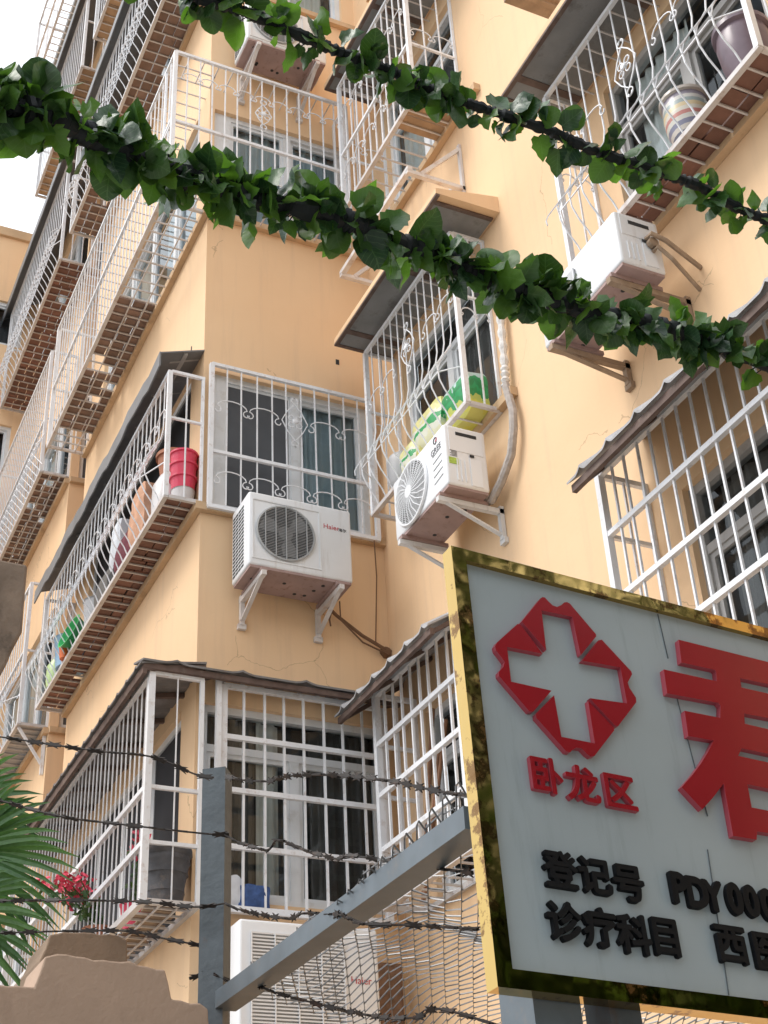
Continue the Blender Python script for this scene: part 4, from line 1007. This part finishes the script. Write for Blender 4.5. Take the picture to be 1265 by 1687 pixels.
q = MB(); q.box(BF, 3.78, 4.06, .02, .06, .9, 2.40); q.box(BF, 3.80, 4.04, .06, .075, .92, 2.37)
tag(q.build('brown_board', M['rust']), 'dark red-brown board against the wall right of the bottom air conditioner', 'board')
# ------------------------------------------------------------------ clinic sign
XS = -2.8
TLp = onX(763, 928, XS)
# the board leans back a little and is turned a few degrees off the end face
eu = Vector((-0.0496666, 0.99846048, -0.02469626)); ez = Vector((-0.06944201, 0.02121478, 0.99736039)); en = Vector((0.99634885, 0.05125046, 0.06828144))
def SG_(u, v, z): return TLp + eu*u + en*v + ez*z
def s2(x, y):
    d = ray(x, y); d = d*(TLp.dot(en)/d.dot(en))-TLp; return (d.dot(eu), d.dot(ez))
H = -s2(838, 1600)[1]; L = 2.25; DEP = .029
sign = thing('clinic_sign', 'pale blue clinic signboard with red cross emblem and gold frame', 'sign', SG_(L/2, 0, -H))
q = MB(); q.box(SG_, 0, L, -.03, 0, -H, 0); q.build('panel', M['panel'], sign)
q = MB(); fwid = .043
def frame_piece(mb, a, b, inn0, inn1):
    pass
outer = [(-fwid, fwid*.82), (L+fwid, fwid*.82), (L+fwid, -H-fwid), (-fwid, -H-fwid)]; inner = [(0, 0), (L, 0), (L, -H), (0, -H)]
for i in range(4):
    j = (i+1) % 4
    q = MB(); o0, o1, i1, i0 = outer[i], outer[j], inner[j], inner[i]
    q.hexa([SG_(o0[0], .016, o0[1]), SG_(o1[0], .016, o1[1]), SG_(i1[0], .016, i1[1]), SG_(i0[0], .016, i0[1]),
            SG_(o0[0], -DEP, o0[1]), SG_(o1[0], -DEP, o1[1]), SG_(i1[0], -DEP, i1[1]), SG_(i0[0], -DEP, i0[1])])
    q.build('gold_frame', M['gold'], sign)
q = MB()
for (pa, pb) in (((1083, 1012), (1100, 1085)), ((1112, 1140), (1165, 1345)), ((1165, 1400), (1200, 1640))):
    a, b = s2(*pa), s2(*pb); q.bar(SG_(a[0], .0015, a[1]), SG_(b[0], .0015, b[1]), .0024, .002)
q.build('panel_seam', M['seam'], sign)
# emblem and lettering outlines, in sign coordinates
def ol(pts, ox, oy, sc): return [s2(ox+x/sc, oy+y/sc) for x, y in pts]
EM = [
 [(270, 290), (400, 130), (415, 120), (432, 124), (455, 150), (485, 178), (515, 189), (545, 176), (565, 158), (585, 155), (605, 166), (785, 378), (787, 393), (682, 522), (675, 510), (622, 258), (408, 213), (440, 488)],
 [(240, 308), (98, 436), (84, 462), (92, 492), (130, 540), (152, 572), (142, 606), (110, 640), (112, 668), (322, 914), (350, 916), (476, 770), (196, 708), (168, 466), (415, 514), (262, 312)],
 [(826, 416), (1030, 636), (1036, 655), (1020, 685), (1005, 712), (1016, 748), (1062, 818), (1064, 850), (938, 1016), (918, 1012), (742, 822), (1000, 858), (955, 608), (688, 562), (802, 420)],
 [(494, 802), (368, 930), (370, 958), (578, 1192), (604, 1198), (622, 1180), (645, 1165), (685, 1170), (722, 1210), (748, 1228), (774, 1222), (910, 1046), (908, 1026), (730, 840), (776, 1136), (544, 1090)]]
def rim(o):
    o.data.materials.append(M['rededge'])
    for p in o.data.polygons:
        if abs(p.normal.x) < .5: p.material_index = 1
for k in EM:
    q = MB(); outline_mesh(q, [ol(k, 790, 960, 4.218)], lambda a, b, o: SG_(a, o, b), .016); rim(q.build('emblem', M['red'], sign))
JUN = [[(235, 132), (1160, 362), (1195, 520), (1262, 537), (1292, 712), (1225, 695), (1258, 1060), (705, 946), (680, 1003), (1290, 1137), (1370, 1700), (1215, 1668), (1208, 1626), (820, 1570), (816, 1632), (640, 1603), (570, 1210), (495, 1310), (410, 1405), (330, 1320), (255, 1238), (340, 1140), (400, 1060), (455, 970), (495, 888), (305, 855), (278, 665), (545, 718), (548, 628), (530, 605), (148, 535), (122, 355), (520, 443), (515, 370), (505, 358), (255, 303)],
       [(695, 420), (990, 482), (1000, 556), (705, 490)], [(725, 685), (1025, 742), (1035, 832), (730, 762)], [(748, 1215), (1170, 1306), (1195, 1470), (780, 1390)]]
q = MB(); outline_mesh(q, [ol(k, 1060, 1030, 4.56) for k in JUN], lambda a, b, o: SG_(a, o, b), .018); rim(q.build('red_character', M['red'], sign))
def glyph(tx, x, y, hpx, mat, bold, sx=1.0, ext=.012):
    u, z = s2(x, y); sz = s2(x, y)[1]-s2(x, y+hpx)[1]
    cu = bpy.data.curves.new('tmp', 'FONT'); cu.body = tx; cu.size = sz; cu.extrude = ext/2; cu.align_x = 'CENTER'; cu.align_y = 'CENTER'
    tmp = bpy.data.objects.new('tmp', cu); COL.objects.link(tmp); bpy.context.view_layer.update()
    dg = bpy.context.evaluated_depsgraph_get(); me0 = bpy.data.meshes.new_from_object(tmp.evaluated_get(dg))
    mb = MB()
    for k in range(8):
        a = 2*math.pi*k/8; dx, dz = bold*math.cos(a), bold*math.sin(a)
        mb.add([SG_(u+p.co.x*sx+dx, .001+ext/2+p.co.z*(1+.03*k), z+p.co.y+dz) for p in me0.vertices], [tuple(p.vertices) for p in me0.polygons])
    bpy.data.objects.remove(tmp); bpy.data.curves.remove(cu); bpy.data.meshes.remove(me0)
    o = mb.build('character', M[mat], sign)
    if mat == 'red': rim(o)
for tx, x, y in (('卧', 896, 1285), ('龙', 956, 1300), ('区', 1017, 1312)): glyph(tx, x, y, 62, 'red', .003)
for tx, x, y in (('登', 920, 1441), ('记', 976, 1450), ('号', 1032, 1462)): glyph(tx, x, y, 64, 'black', .0034)
for tx, x, y in (('诊', 926, 1526), ('疗', 985, 1536), ('科', 1041, 1547), ('目', 1093, 1550), ('西', 1201, 1562), ('医', 1262, 1575)): glyph(tx, x, y, 68, 'black', .0034)
for tx, x, y in (('P', 1113, 1468), ('D', 1144, 1476), ('Y', 1171, 1482), ('0', 1206, 1486), ('0', 1233, 1490), ('0', 1261, 1496)): glyph(tx, x, y, 68, 'black', .0048, sx=.86)
for (x0, x1, mt) in ((893, 938, 'galv'), (942, 974, 'greenpost'), (1018, 1070, 'post')):
    pass
for (xa, xb, dx, mt) in ((893, 972, .06, 'galv'), (1018, 1070, .05, 'post')):
    a, b = s2(xa, 1655)[0], s2(xb, 1662)[0]
    q = MB(); q.box(SG_, a, b, -DEP-.01-(b-a), -DEP-.004, -H-2.4, -H+.25); q.build('support_post', M[mt], sign)
q = MB(); q.bar(onX(800, 1687, XS-.25), onX(886, 1655, XS-.25)+Vector((.3, 0, 0)), .045); 

# ------------------------------------------------------------------ fence: post, sloping-in-view rail, chain-link mesh
YB = 1.652
fence = thing('chain_link_fence', 'grey steel fence post with a long rail and sagging chain-link mesh', 'fence', (-4.8, YB, -1.6))
ptop = onY(358, 1272, YB); pc = Vector((ptop.x, YB, 0)); ang = R(36)
ca, sa = math.cos(ang), math.sin(ang)
def FP(u, v, z): return Vector((pc.x+v*ca+u*(-sa)*-1*0-u*sa*-1, pc.y+u*ca+v*(-sa)*1, z))
q = MB(); w = .044
zt = ptop.z
q.box(lambda u, v, z: Vector((pc.x + v*ca + u*sa, pc.y - v*sa + u*ca, z)), -w, w, -w, w, -1.6, zt); q.build('post', M['post'], fence)
rz = 1.19
q = MB(); q.box(IDN, -4.73, -2.90, YB-.012, YB+.070, rz+.002, rz+.060); q.build('top_rail', M['galv'], fence)
q = MB(); q.box(IDN, -4.62, -2.0, YB-.02, YB+.02, .42, .455); q.build('lower_rail', M['galv'], fence)
ms = MB(); cell = .05; X0, X1 = -4.62, -2.3
nx = int((X1-X0)/cell); nz_ = 76
def mesh_pt(x, d):
    # the netting lies over the yard behind the rail and sags
    zz = rz+.03-.10*d-.05*math.sin(x*2.1+.6)*math.sin(d*1.9)-.035*math.sin(x*5.3+d*3.1)*min(1, d*3)-.018*math.sin(x*13+d*9)+(.035+.05*max(0, (x+4.4)/1.5))*math.exp(-((d-.02)/.10)**2)
    return Vector((x+.02*math.sin(d*5+x), YB+.03+d, zz))
for i in range(nx):
    pts = []
    for j in range(nz_):
        d = -.02+j*cell*.52
        p = mesh_pt(X0+i*cell+(cell*.52 if (i+j) % 2 else -cell*.52), d)
        if p.x > -2.93: continue
        p.z += (.0035 if (i+j) % 2 else -.0035); pts.append(p)
    if len(pts) > 3: ms.tube(pts, .0031, 4)
# loose top edge of the netting, curled over the rail
for i in range(11):
    x = -3.75+i*.075; h_ = .02+.09*i/11
    ms.tube([Vector((x, YB+.02, rz+.02)), Vector((x+.05, YB, rz+.03+h_)), Vector((x+.12, YB-.03, rz+.03+h_*.8)), Vector((x+.10, YB+.03, rz+.035)), Vector((x+.17, YB+.05, rz+.02+h_*.5)), Vector((x+.2, YB+.02, rz+.02))], .0028, 4)
ms.build('mesh', M['mesh'], fence)

# razor wire strands
def strand(label, pts, nb=None):
    P = [at(x, y, d) for x, y, d in pts]
    fine = []
    for i in range(len(P)-1):
        a0 = P[max(i-1, 0)]; a1 = P[i]; a2 = P[i+1]; a3 = P[min(i+2, len(P)-1)]
        for k in range(10):
            t = k/10
            fine.append(.5*((2*a1)+(-a0+a2)*t+(2*a0-5*a1+4*a2-a3)*t*t+(-a0+3*a1-3*a2+a3)*t**3))
    fine.append(P[-1])
    t_ = thing('razor_wire', label, 'razor wire', fine[0], 'razor wire strands')
    w = MB(); w.tube(fine, .0033, 5); w.build('wire', M['barb'], t_)
    b = MB(); acc = 0; nxt = .03
    for i in range(len(fine)-1):
        sgm = fine[i+1]-fine[i]; l = sgm.length
        while acc+l > nxt:
            c = fine[i]+sgm*((nxt-acc)/l); t = sgm.normalized(); a = random.uniform(0, 6.3)
            n1 = t.orthogonal().normalized(); n1.rotate(Matrix.Rotation(a, 3, t)); n2 = t.cross(n1)*.0016
            for s in (-1, 1):
                b.prism([c-n2, c+t*.012+n1*s*.003-n2, c+t*.026+n1*s*.013-n2, c+n1*s*.007-n2, c-t*.026+n1*s*.013-n2, c-t*.012+n1*s*.003-n2], n2*2)
            b.prism([c-t*.03-n1*.005-n2*2, c+t*.03-n1*.005-n2*2, c+t*.03+n1*.005-n2*2, c-t*.03+n1*.005-n2*2], n2*4)
            nxt += random.uniform(.07, .095)
        acc += l
    b.build('barbs', M['barb'], t_)
D0 = 4.98
strand('topmost razor wire strand left of the grey post', [(-420, 1160, 5.5), (-60, 1206, 5.2), (0, 1214, 5.2), (150, 1236, 5.1), (250, 1247, 5.05), (320, 1275, 5), (352, 1281, D0)])
strand('second razor wire strand left of the grey post', [(-420, 1240, 5.5), (-60, 1305, 5.2), (0, 1319, 5.2), (100, 1345, 5.1), (200, 1358, 5.05), (345, 1374, D0), (375, 1372, D0)])
strand('third razor wire strand left of the grey post, crossing the flowers', [(-420, 1470, 5.5), (-60, 1482, 5.2), (0, 1484, 5.2), (110, 1483, 5.1), (240, 1486, 5.05), (320, 1494, D0), (372, 1488, D0)])
strand('lowest razor wire strand left of the grey post', [(-420, 1545, 5.5), (-60, 1538, 5.2), (0, 1537, 5.2), (110, 1534, 5.1), (210, 1534, 5.05), (270, 1546, 5), (332, 1558, D0)])
strand('topmost razor wire strand between post and sign', [(372, 1278, D0), (390, 1284, 4.9), (440, 1287, 4.7), (480, 1278, 4.5), (560, 1277, 4.2), (650, 1288, 3.9), (700, 1299, 3.7), (772, 1312, 3.5)])
strand('kinked second razor wire strand between post and sign', [(372, 1376, D0), (400, 1390, 4.9), (440, 1400, 4.7), (458, 1384, 4.6), (500, 1400, 4.5), (550, 1414, 4.3), (575, 1410, 4.2), (620, 1415, 4.1), (700, 1428, 3.8), (778, 1438, 3.5)])
strand('third razor wire strand crossing in front of the long rail', [(372, 1489, D0), (400, 1500, 4.9), (470, 1513, 4.6), (500, 1505, 4.4), (560, 1507, 4.0), (600, 1522, 3.75), (680, 1524, 3.7), (775, 1530, 3.5)])
strand('lowest razor wire strand across the chain-link mesh', [(312, 1612, 4.9), (350, 1604, 4.88), (385, 1620, 4.85), (400, 1612, 4.8), (450, 1634, 4.5), (560, 1663, 4.2), (640, 1677, 3.8), (690, 1675, 3.7), (720, 1662, 3.6), (800, 1683, 3.4), (840, 1700, 3.3)])

# ------------------------------------------------------------------ stepped stucco wall and concrete slab end at the left
def wall_px(pts, dep, thick, name, label, cat, mat):
    # the wall stands square to the facade: its front is a plane of constant X
    c = at(150, 1620, dep); X = c.x
    pp = []
    for k, (x, y) in enumerate(pts):
        x2, y2 = pts[(k+1) % len(pts)]; n_ = max(1, int(math.hypot(x2-x, y2-y)/14)) if max(y, y2) < 1720 else 1
        for q_ in range(n_): pp.append((x+(x2-x)*q_/n_+(random.gauss(0, .9) if q_ else 0), y+(y2-y)*q_/n_+(random.gauss(0, 1.3) if q_ else 0)))
    poly = [onX(x, y, X) for x, y in pp]
    # bring the foot to the ground
    q = MB(); q.prism(poly, (-thick, 0, 0)); bm = bmesh.new()
    o = tag(q.build(name, M[mat]), label, cat)
    bv = o.modifiers.new('bevel', 'BEVEL'); bv.width = .006; bv.segments = 2; bv.limit_method = 'ANGLE'; bv.angle_limit = R(35)
    return o
def ground_poly(pts, X):
    return pts
wall_px([(-400, 1590), (0, 1622), (56, 1626), (66, 1600), (74, 1576), (95, 1571), (200, 1584), (272, 1597), (278, 1620), (283, 1646), (330, 1652), (343, 1662), (346, 1700), (352, 2450), (-400, 2450)], 4.5, .25,
        'stucco_wall', 'brown stucco wall with a stepped top in the lower left foreground', 'wall', 'stucco')
wall_px([(60, 1622), (66, 1580), (75, 1562), (82, 1540), (105, 1535), (150, 1536), (195, 1541), (210, 1548), (212, 1640), (212, 1760), (60, 1760)], 4.95, .3,
        'stucco_block', 'weathered stucco block standing behind the stepped wall', 'block', 'stuccolt')
Xc = -8.6
poly = [onX(x, y, Xc) for x, y in ((46, 930), (40, 1000), (37, 1040), (24, 1062), (12, 1092), (2, 1110), (-30, 1125), (-260, 1080), (-260, 880), (-60, 905), (0, 921))]
q = MB(); q.prism(poly, (-.5, 0, 0)); o = tag(q.build('concrete_slab', M['concrete']), 'stained concrete slab end jutting in at the left edge', 'slab')
bv = o.modifiers.new('bevel', 'BEVEL'); bv.width = .02; bv.segments = 2; bv.limit_method = 'ANGLE'; bv.angle_limit = R(35)

# ------------------------------------------------------------------ fan palm at the left edge
palm = thing('fan_palm', 'green fan palm reaching in at the lower left edge', 'palm', at(-330, 2300, 5.8))
crown = at(-230, 1560, 5.8)
q = MB(); base = Vector((crown.x, crown.y, -1.6)); q.tube([base, base.lerp(crown, .5)+Vector((.03, .02, 0)), crown], .1, 10, rs=[.13, .11, .09]); q.build('trunk', M['trunk'], palm, smooth=True)
def frond(hub, n, a0, a1, len_, face):
    f = MB(); rgt, upv = RT, UP
    fw_ = face
    for i in range(n):
        a = a0+(a1-a0)*i/(n-1)+random.uniform(-.02, .02); ln = len_*(1-.25*abs(i/(n-1)-.5))*random.uniform(.88, 1.06)
        d = rgt*math.cos(a)+upv*math.sin(a)+fw_*random.uniform(-.15, .15); sdv = d.cross(FW).normalized()
        p0 = hub; pts = []
        for k in range(7):
            t = k/6; p = p0+d*(ln*t)-Vector((0, 0, 1))*(.05*t**3*ln*4)+FW*random.uniform(-.006, .006)
            wd = .0155*(math.sin(math.pi*min(1, t*.82+.18))**.7)*(1 if t < .99 else .05)
            pts.append((p-sdv*wd, p-FW*(-wd*.55), p+sdv*wd))
        vs = [v for tr in pts for v in tr]; fs = []
        for k in range(6):
            fs += [(k*3, k*3+1, k*3+4, k*3+3), (k*3+1, k*3+2, k*3+5, k*3+4)]
        f.add(vs, fs)
    f.tube([crown, (crown+hub)/2+Vector((0, 0, .05)), hub], .010, 6)
    return f.build('frond', M['palm'], palm, recalc=False)
frond(at(-72, 1405, 5.75), 28, R(-62), R(72), .50, FW)
frond(at(-95, 1340, 5.9), 24, R(-35), R(98), .46, FW)
frond(at(-100, 1500, 5.6), 24, R(-75), R(45), .46, FW)

# ------------------------------------------------------------------ garlands
def leaf(mb, base, d, nrm, s, kind):
    """leaf blade: base point, direction, normal, length"""
    d = d.normalized(); nrm = (nrm-d*nrm.dot(d)).normalized(); sdv = d.cross(nrm)
    if kind == 'round': out = [(0, .0), (-.05, .22), (.06, .42), (.28, .52), (.52, .50), (.74, .38), (.92, .18), (1.0, 0)]
    elif kind == 'ivy': out = [(0, 0), (-.10, .24), (.10, .50), (.20, .36), (.42, .54), (.50, .30), (.76, .30), (1.08, 0)]
    else: out = [(0, 0), (-.06, .22), (.12, .44), (.32, .40), (.44, .46), (.62, .28), (.80, .22), (1.05, 0)]
    fold = random.uniform(.05, .38); curlv = random.uniform(-.25, .4); wv = random.uniform(.03, .11); ph = random.random()*6
    def pt(x, y):
        z = abs(y)*fold - curlv*x*x*.6 + wv*math.sin(x*7+ph+y*5)
        return base+d*(x*s)+sdv*(y*s)+nrm*(z*s)
    n = len(out); vs = []; 
    for (x, y) in out: vs.append(pt(x, 0 if y == 0 else 0.0))
    cx = [max(0, min(1, x)) for x, y in out]
    vs = [pt(c, 0) for c in cx]; L_ = [pt(x, y) for x, y in out]; R_ = [pt(x, -y) for x, y in out]
    LM = [pt((c+x)/2, y*.55) for c, (x, y) in zip(cx, out)]; RM = [pt((c+x)/2, -y*.55) for c, (x, y) in zip(cx, out)]
    o = len(mb.v); mb.v += vs+LM+L_+RM+R_
    mb.a += [(c, 0, 0) for c in cx]+[((c+x)/2, y*.55, 0) for c, (x, y) in zip(cx, out)]+[(x, y, 0) for x, y in out]+[((c+x)/2, -y*.55, 0) for c, (x, y) in zip(cx, out)]+[(x, -y, 0) for x, y in out]
    for i in range(n-1):
        mb.f += [(o+i, o+i+1, o+n+i+1, o+n+i), (o+n+i, o+n+i+1, o+2*n+i+1, o+2*n+i), (o+i+1, o+i, o+3*n+i, o+3*n+i+1), (o+3*n+i+1, o+3*n+i, o+4*n+i, o+4*n+i+1)]
def garland(label, ctl, stem_r, count, size, kinds, radial, dens=None):
    P = [at(x, y, d) for x, y, d in ctl]; fine = []
    for i in range(len(P)-1):
        a0 = P[max(i-1, 0)]; a1 = P[i]; a2 = P[i+1]; a3 = P[min(i+2, len(P)-1)]
        for k in range(24):
            t = k/24; fine.append(.5*((2*a1)+(-a0+a2)*t+(2*a0-5*a1+4*a2-a3)*t*t+(-a0+3*a1-3*a2+a3)*t**3))
    fine.append(P[-1])
    root = thing('leaf_garland', label, 'garland', fine[len(fine)//2], 'artificial leaf garlands')
    st = MB(); st.tube(fine, stem_r, 8, rs=[stem_r*random.uniform(.75, 1.25) for _ in fine])
    lf = MB(); pet = MB()
    for i in range(count):
        f = random.random()
        if dens: 
            while random.random() > dens(f): f = random.random()
        k = min(len(fine)-2, int(f*(len(fine)-1))); c = fine[k].lerp(fine[k+1], random.random()); t = (fine[k+1]-fine[k]).normalized()
        a = random.uniform(0, 2*math.pi); n1 = t.orthogonal().normalized(); n1.rotate(Matrix.Rotation(a, 3, t))
        out = (n1 + t*random.uniform(-.7, .7) + Vector((0, 0, -.3))).normalized()
        s = size*random.uniform(.55, 1.2); off = radial*random.uniform(.15, 1)
        b = c+n1*off
        pet.tube([c, (c+b)/2+t*.01, b], .0018, 3)
        nr = (-FW*random.uniform(.2, 1)+Vector((random.gauss(0, .5), random.gauss(0, .5), random.gauss(.2, .6))))
        if random.random() < .25: nr = Vector((random.gauss(0, 1), random.gauss(0, 1), random.gauss(0, 1)))
        leaf(lf, b, out, nr, s, random.choice(kinds))
    st.build('stem', M['stem'], root, smooth=True); pet.build('leaf_stalks', M['stem'], root); lf.build('foliage', M['leaf'], root, smooth=True, recalc=False)
garland('thick dark green leaf garland slung across the middle of the view', [(-950, -60, 1.9), (-330, 95, 2.2), (-60, 160, 2.4), (40, 180, 2.45), (130, 214, 2.55), (250, 272, 2.7), (400, 322, 2.85), (550, 356, 2.95), (650, 398, 3.05), (750, 436, 3.15), (850, 474, 3.2), (950, 506, 3.3), (1050, 530, 3.4), (1150, 558, 3.5), (1290, 610, 3.6), (1500, 690, 3.8)],
        .023, 580, .063, ['ivy', 'oak', 'round', 'oak'], .036, dens=lambda f: .62+.38*math.sin(f*41+1.3*math.sin(f*17))**2)
garland('sparser garland of round green leaves slung across the top right', [(-250, -220, 3.0), (120, -90, 3.2), (250, -40, 3.3), (330, -2, 3.35), (400, 18, 3.4), (480, 52, 3.45), (560, 86, 3.5), (640, 116, 3.55), (720, 152, 3.6), (800, 180, 3.65), (900, 214, 3.7), (980, 248, 3.75), (1080, 282, 3.8), (1150, 306, 3.85), (1220, 345, 3.9), (1300, 375, 3.95), (1500, 450, 4.1)],
        .014, 240, .062, ['round', 'round', 'oak'], .034, dens=lambda f: .35+.65*math.sin(f*37+1.1*math.sin(f*13))**2)

# ------------------------------------------------------------------ street trees on the near side of the yard (they show in the gilded frame)
def street_tree(label, x, y, h, rad, n, seed):
    rnd = random.Random(seed)
    t = thing('street_tree', label, 'tree', (x, y, -1.6))
    q = MB(); top = Vector((x+.2, y, h*.55-1.6)); q.tube([(x, y, -1.6), (x+.1, y+.05, h*.3-1.6), top], .2, 10, rs=[.24, .18, .13])
    cl = []
    for i in range(22):
        d = Vector((rnd.gauss(0, 1), rnd.gauss(0, 1), rnd.uniform(-.8, 1))).normalized()
        e = Vector((x, y, h*.62-1.6))+Vector((d.x*rad*rnd.uniform(.3, .9), d.y*rad*rnd.uniform(.3, .9), d.z*rad)); cl.append((e, rad*rnd.uniform(.28, .5)))
        q.tube([top-Vector((0, 0, rnd.uniform(0, .8))), (top+e)/2+Vector((0, 0, .15)), e], .05, 6, rs=[.07, .045, .02])
    q.build('trunk', M['bark'], t)
    lf = MB()
    for i in range(n):
        e, r = cl[rnd.randrange(len(cl))]; d = Vector((rnd.gauss(0, 1), rnd.gauss(0, 1), rnd.gauss(0, .8))).normalized()*r*rnd.random()**.4
        p = e+d; a = Vector((rnd.gauss(0, 1), rnd.gauss(0, 1), rnd.gauss(0, 1))).normalized(); b = a.orthogonal().normalized(); s_ = rnd.uniform(.16, .30)
        lf.add([p-b*s_, p+a*s_*.5, p+b*s_, p-a*s_*.5], [(0, 1, 2, 3)])
    lf.build('crown', M['treeleaf'], t, recalc=False)
street_tree('broad street tree behind the viewer, mirrored in the gold sign frame', 4.8, 5.2, 10.4, 4.4, 9000, 3)
street_tree('second street tree behind the viewer, nearer the building line', 3.4, 9.8, 10.0, 4.2, 9000, 4)
street_tree('third street tree behind the viewer, out in the yard', 7.2, -.6, 10.0, 4.0, 11000, 5)
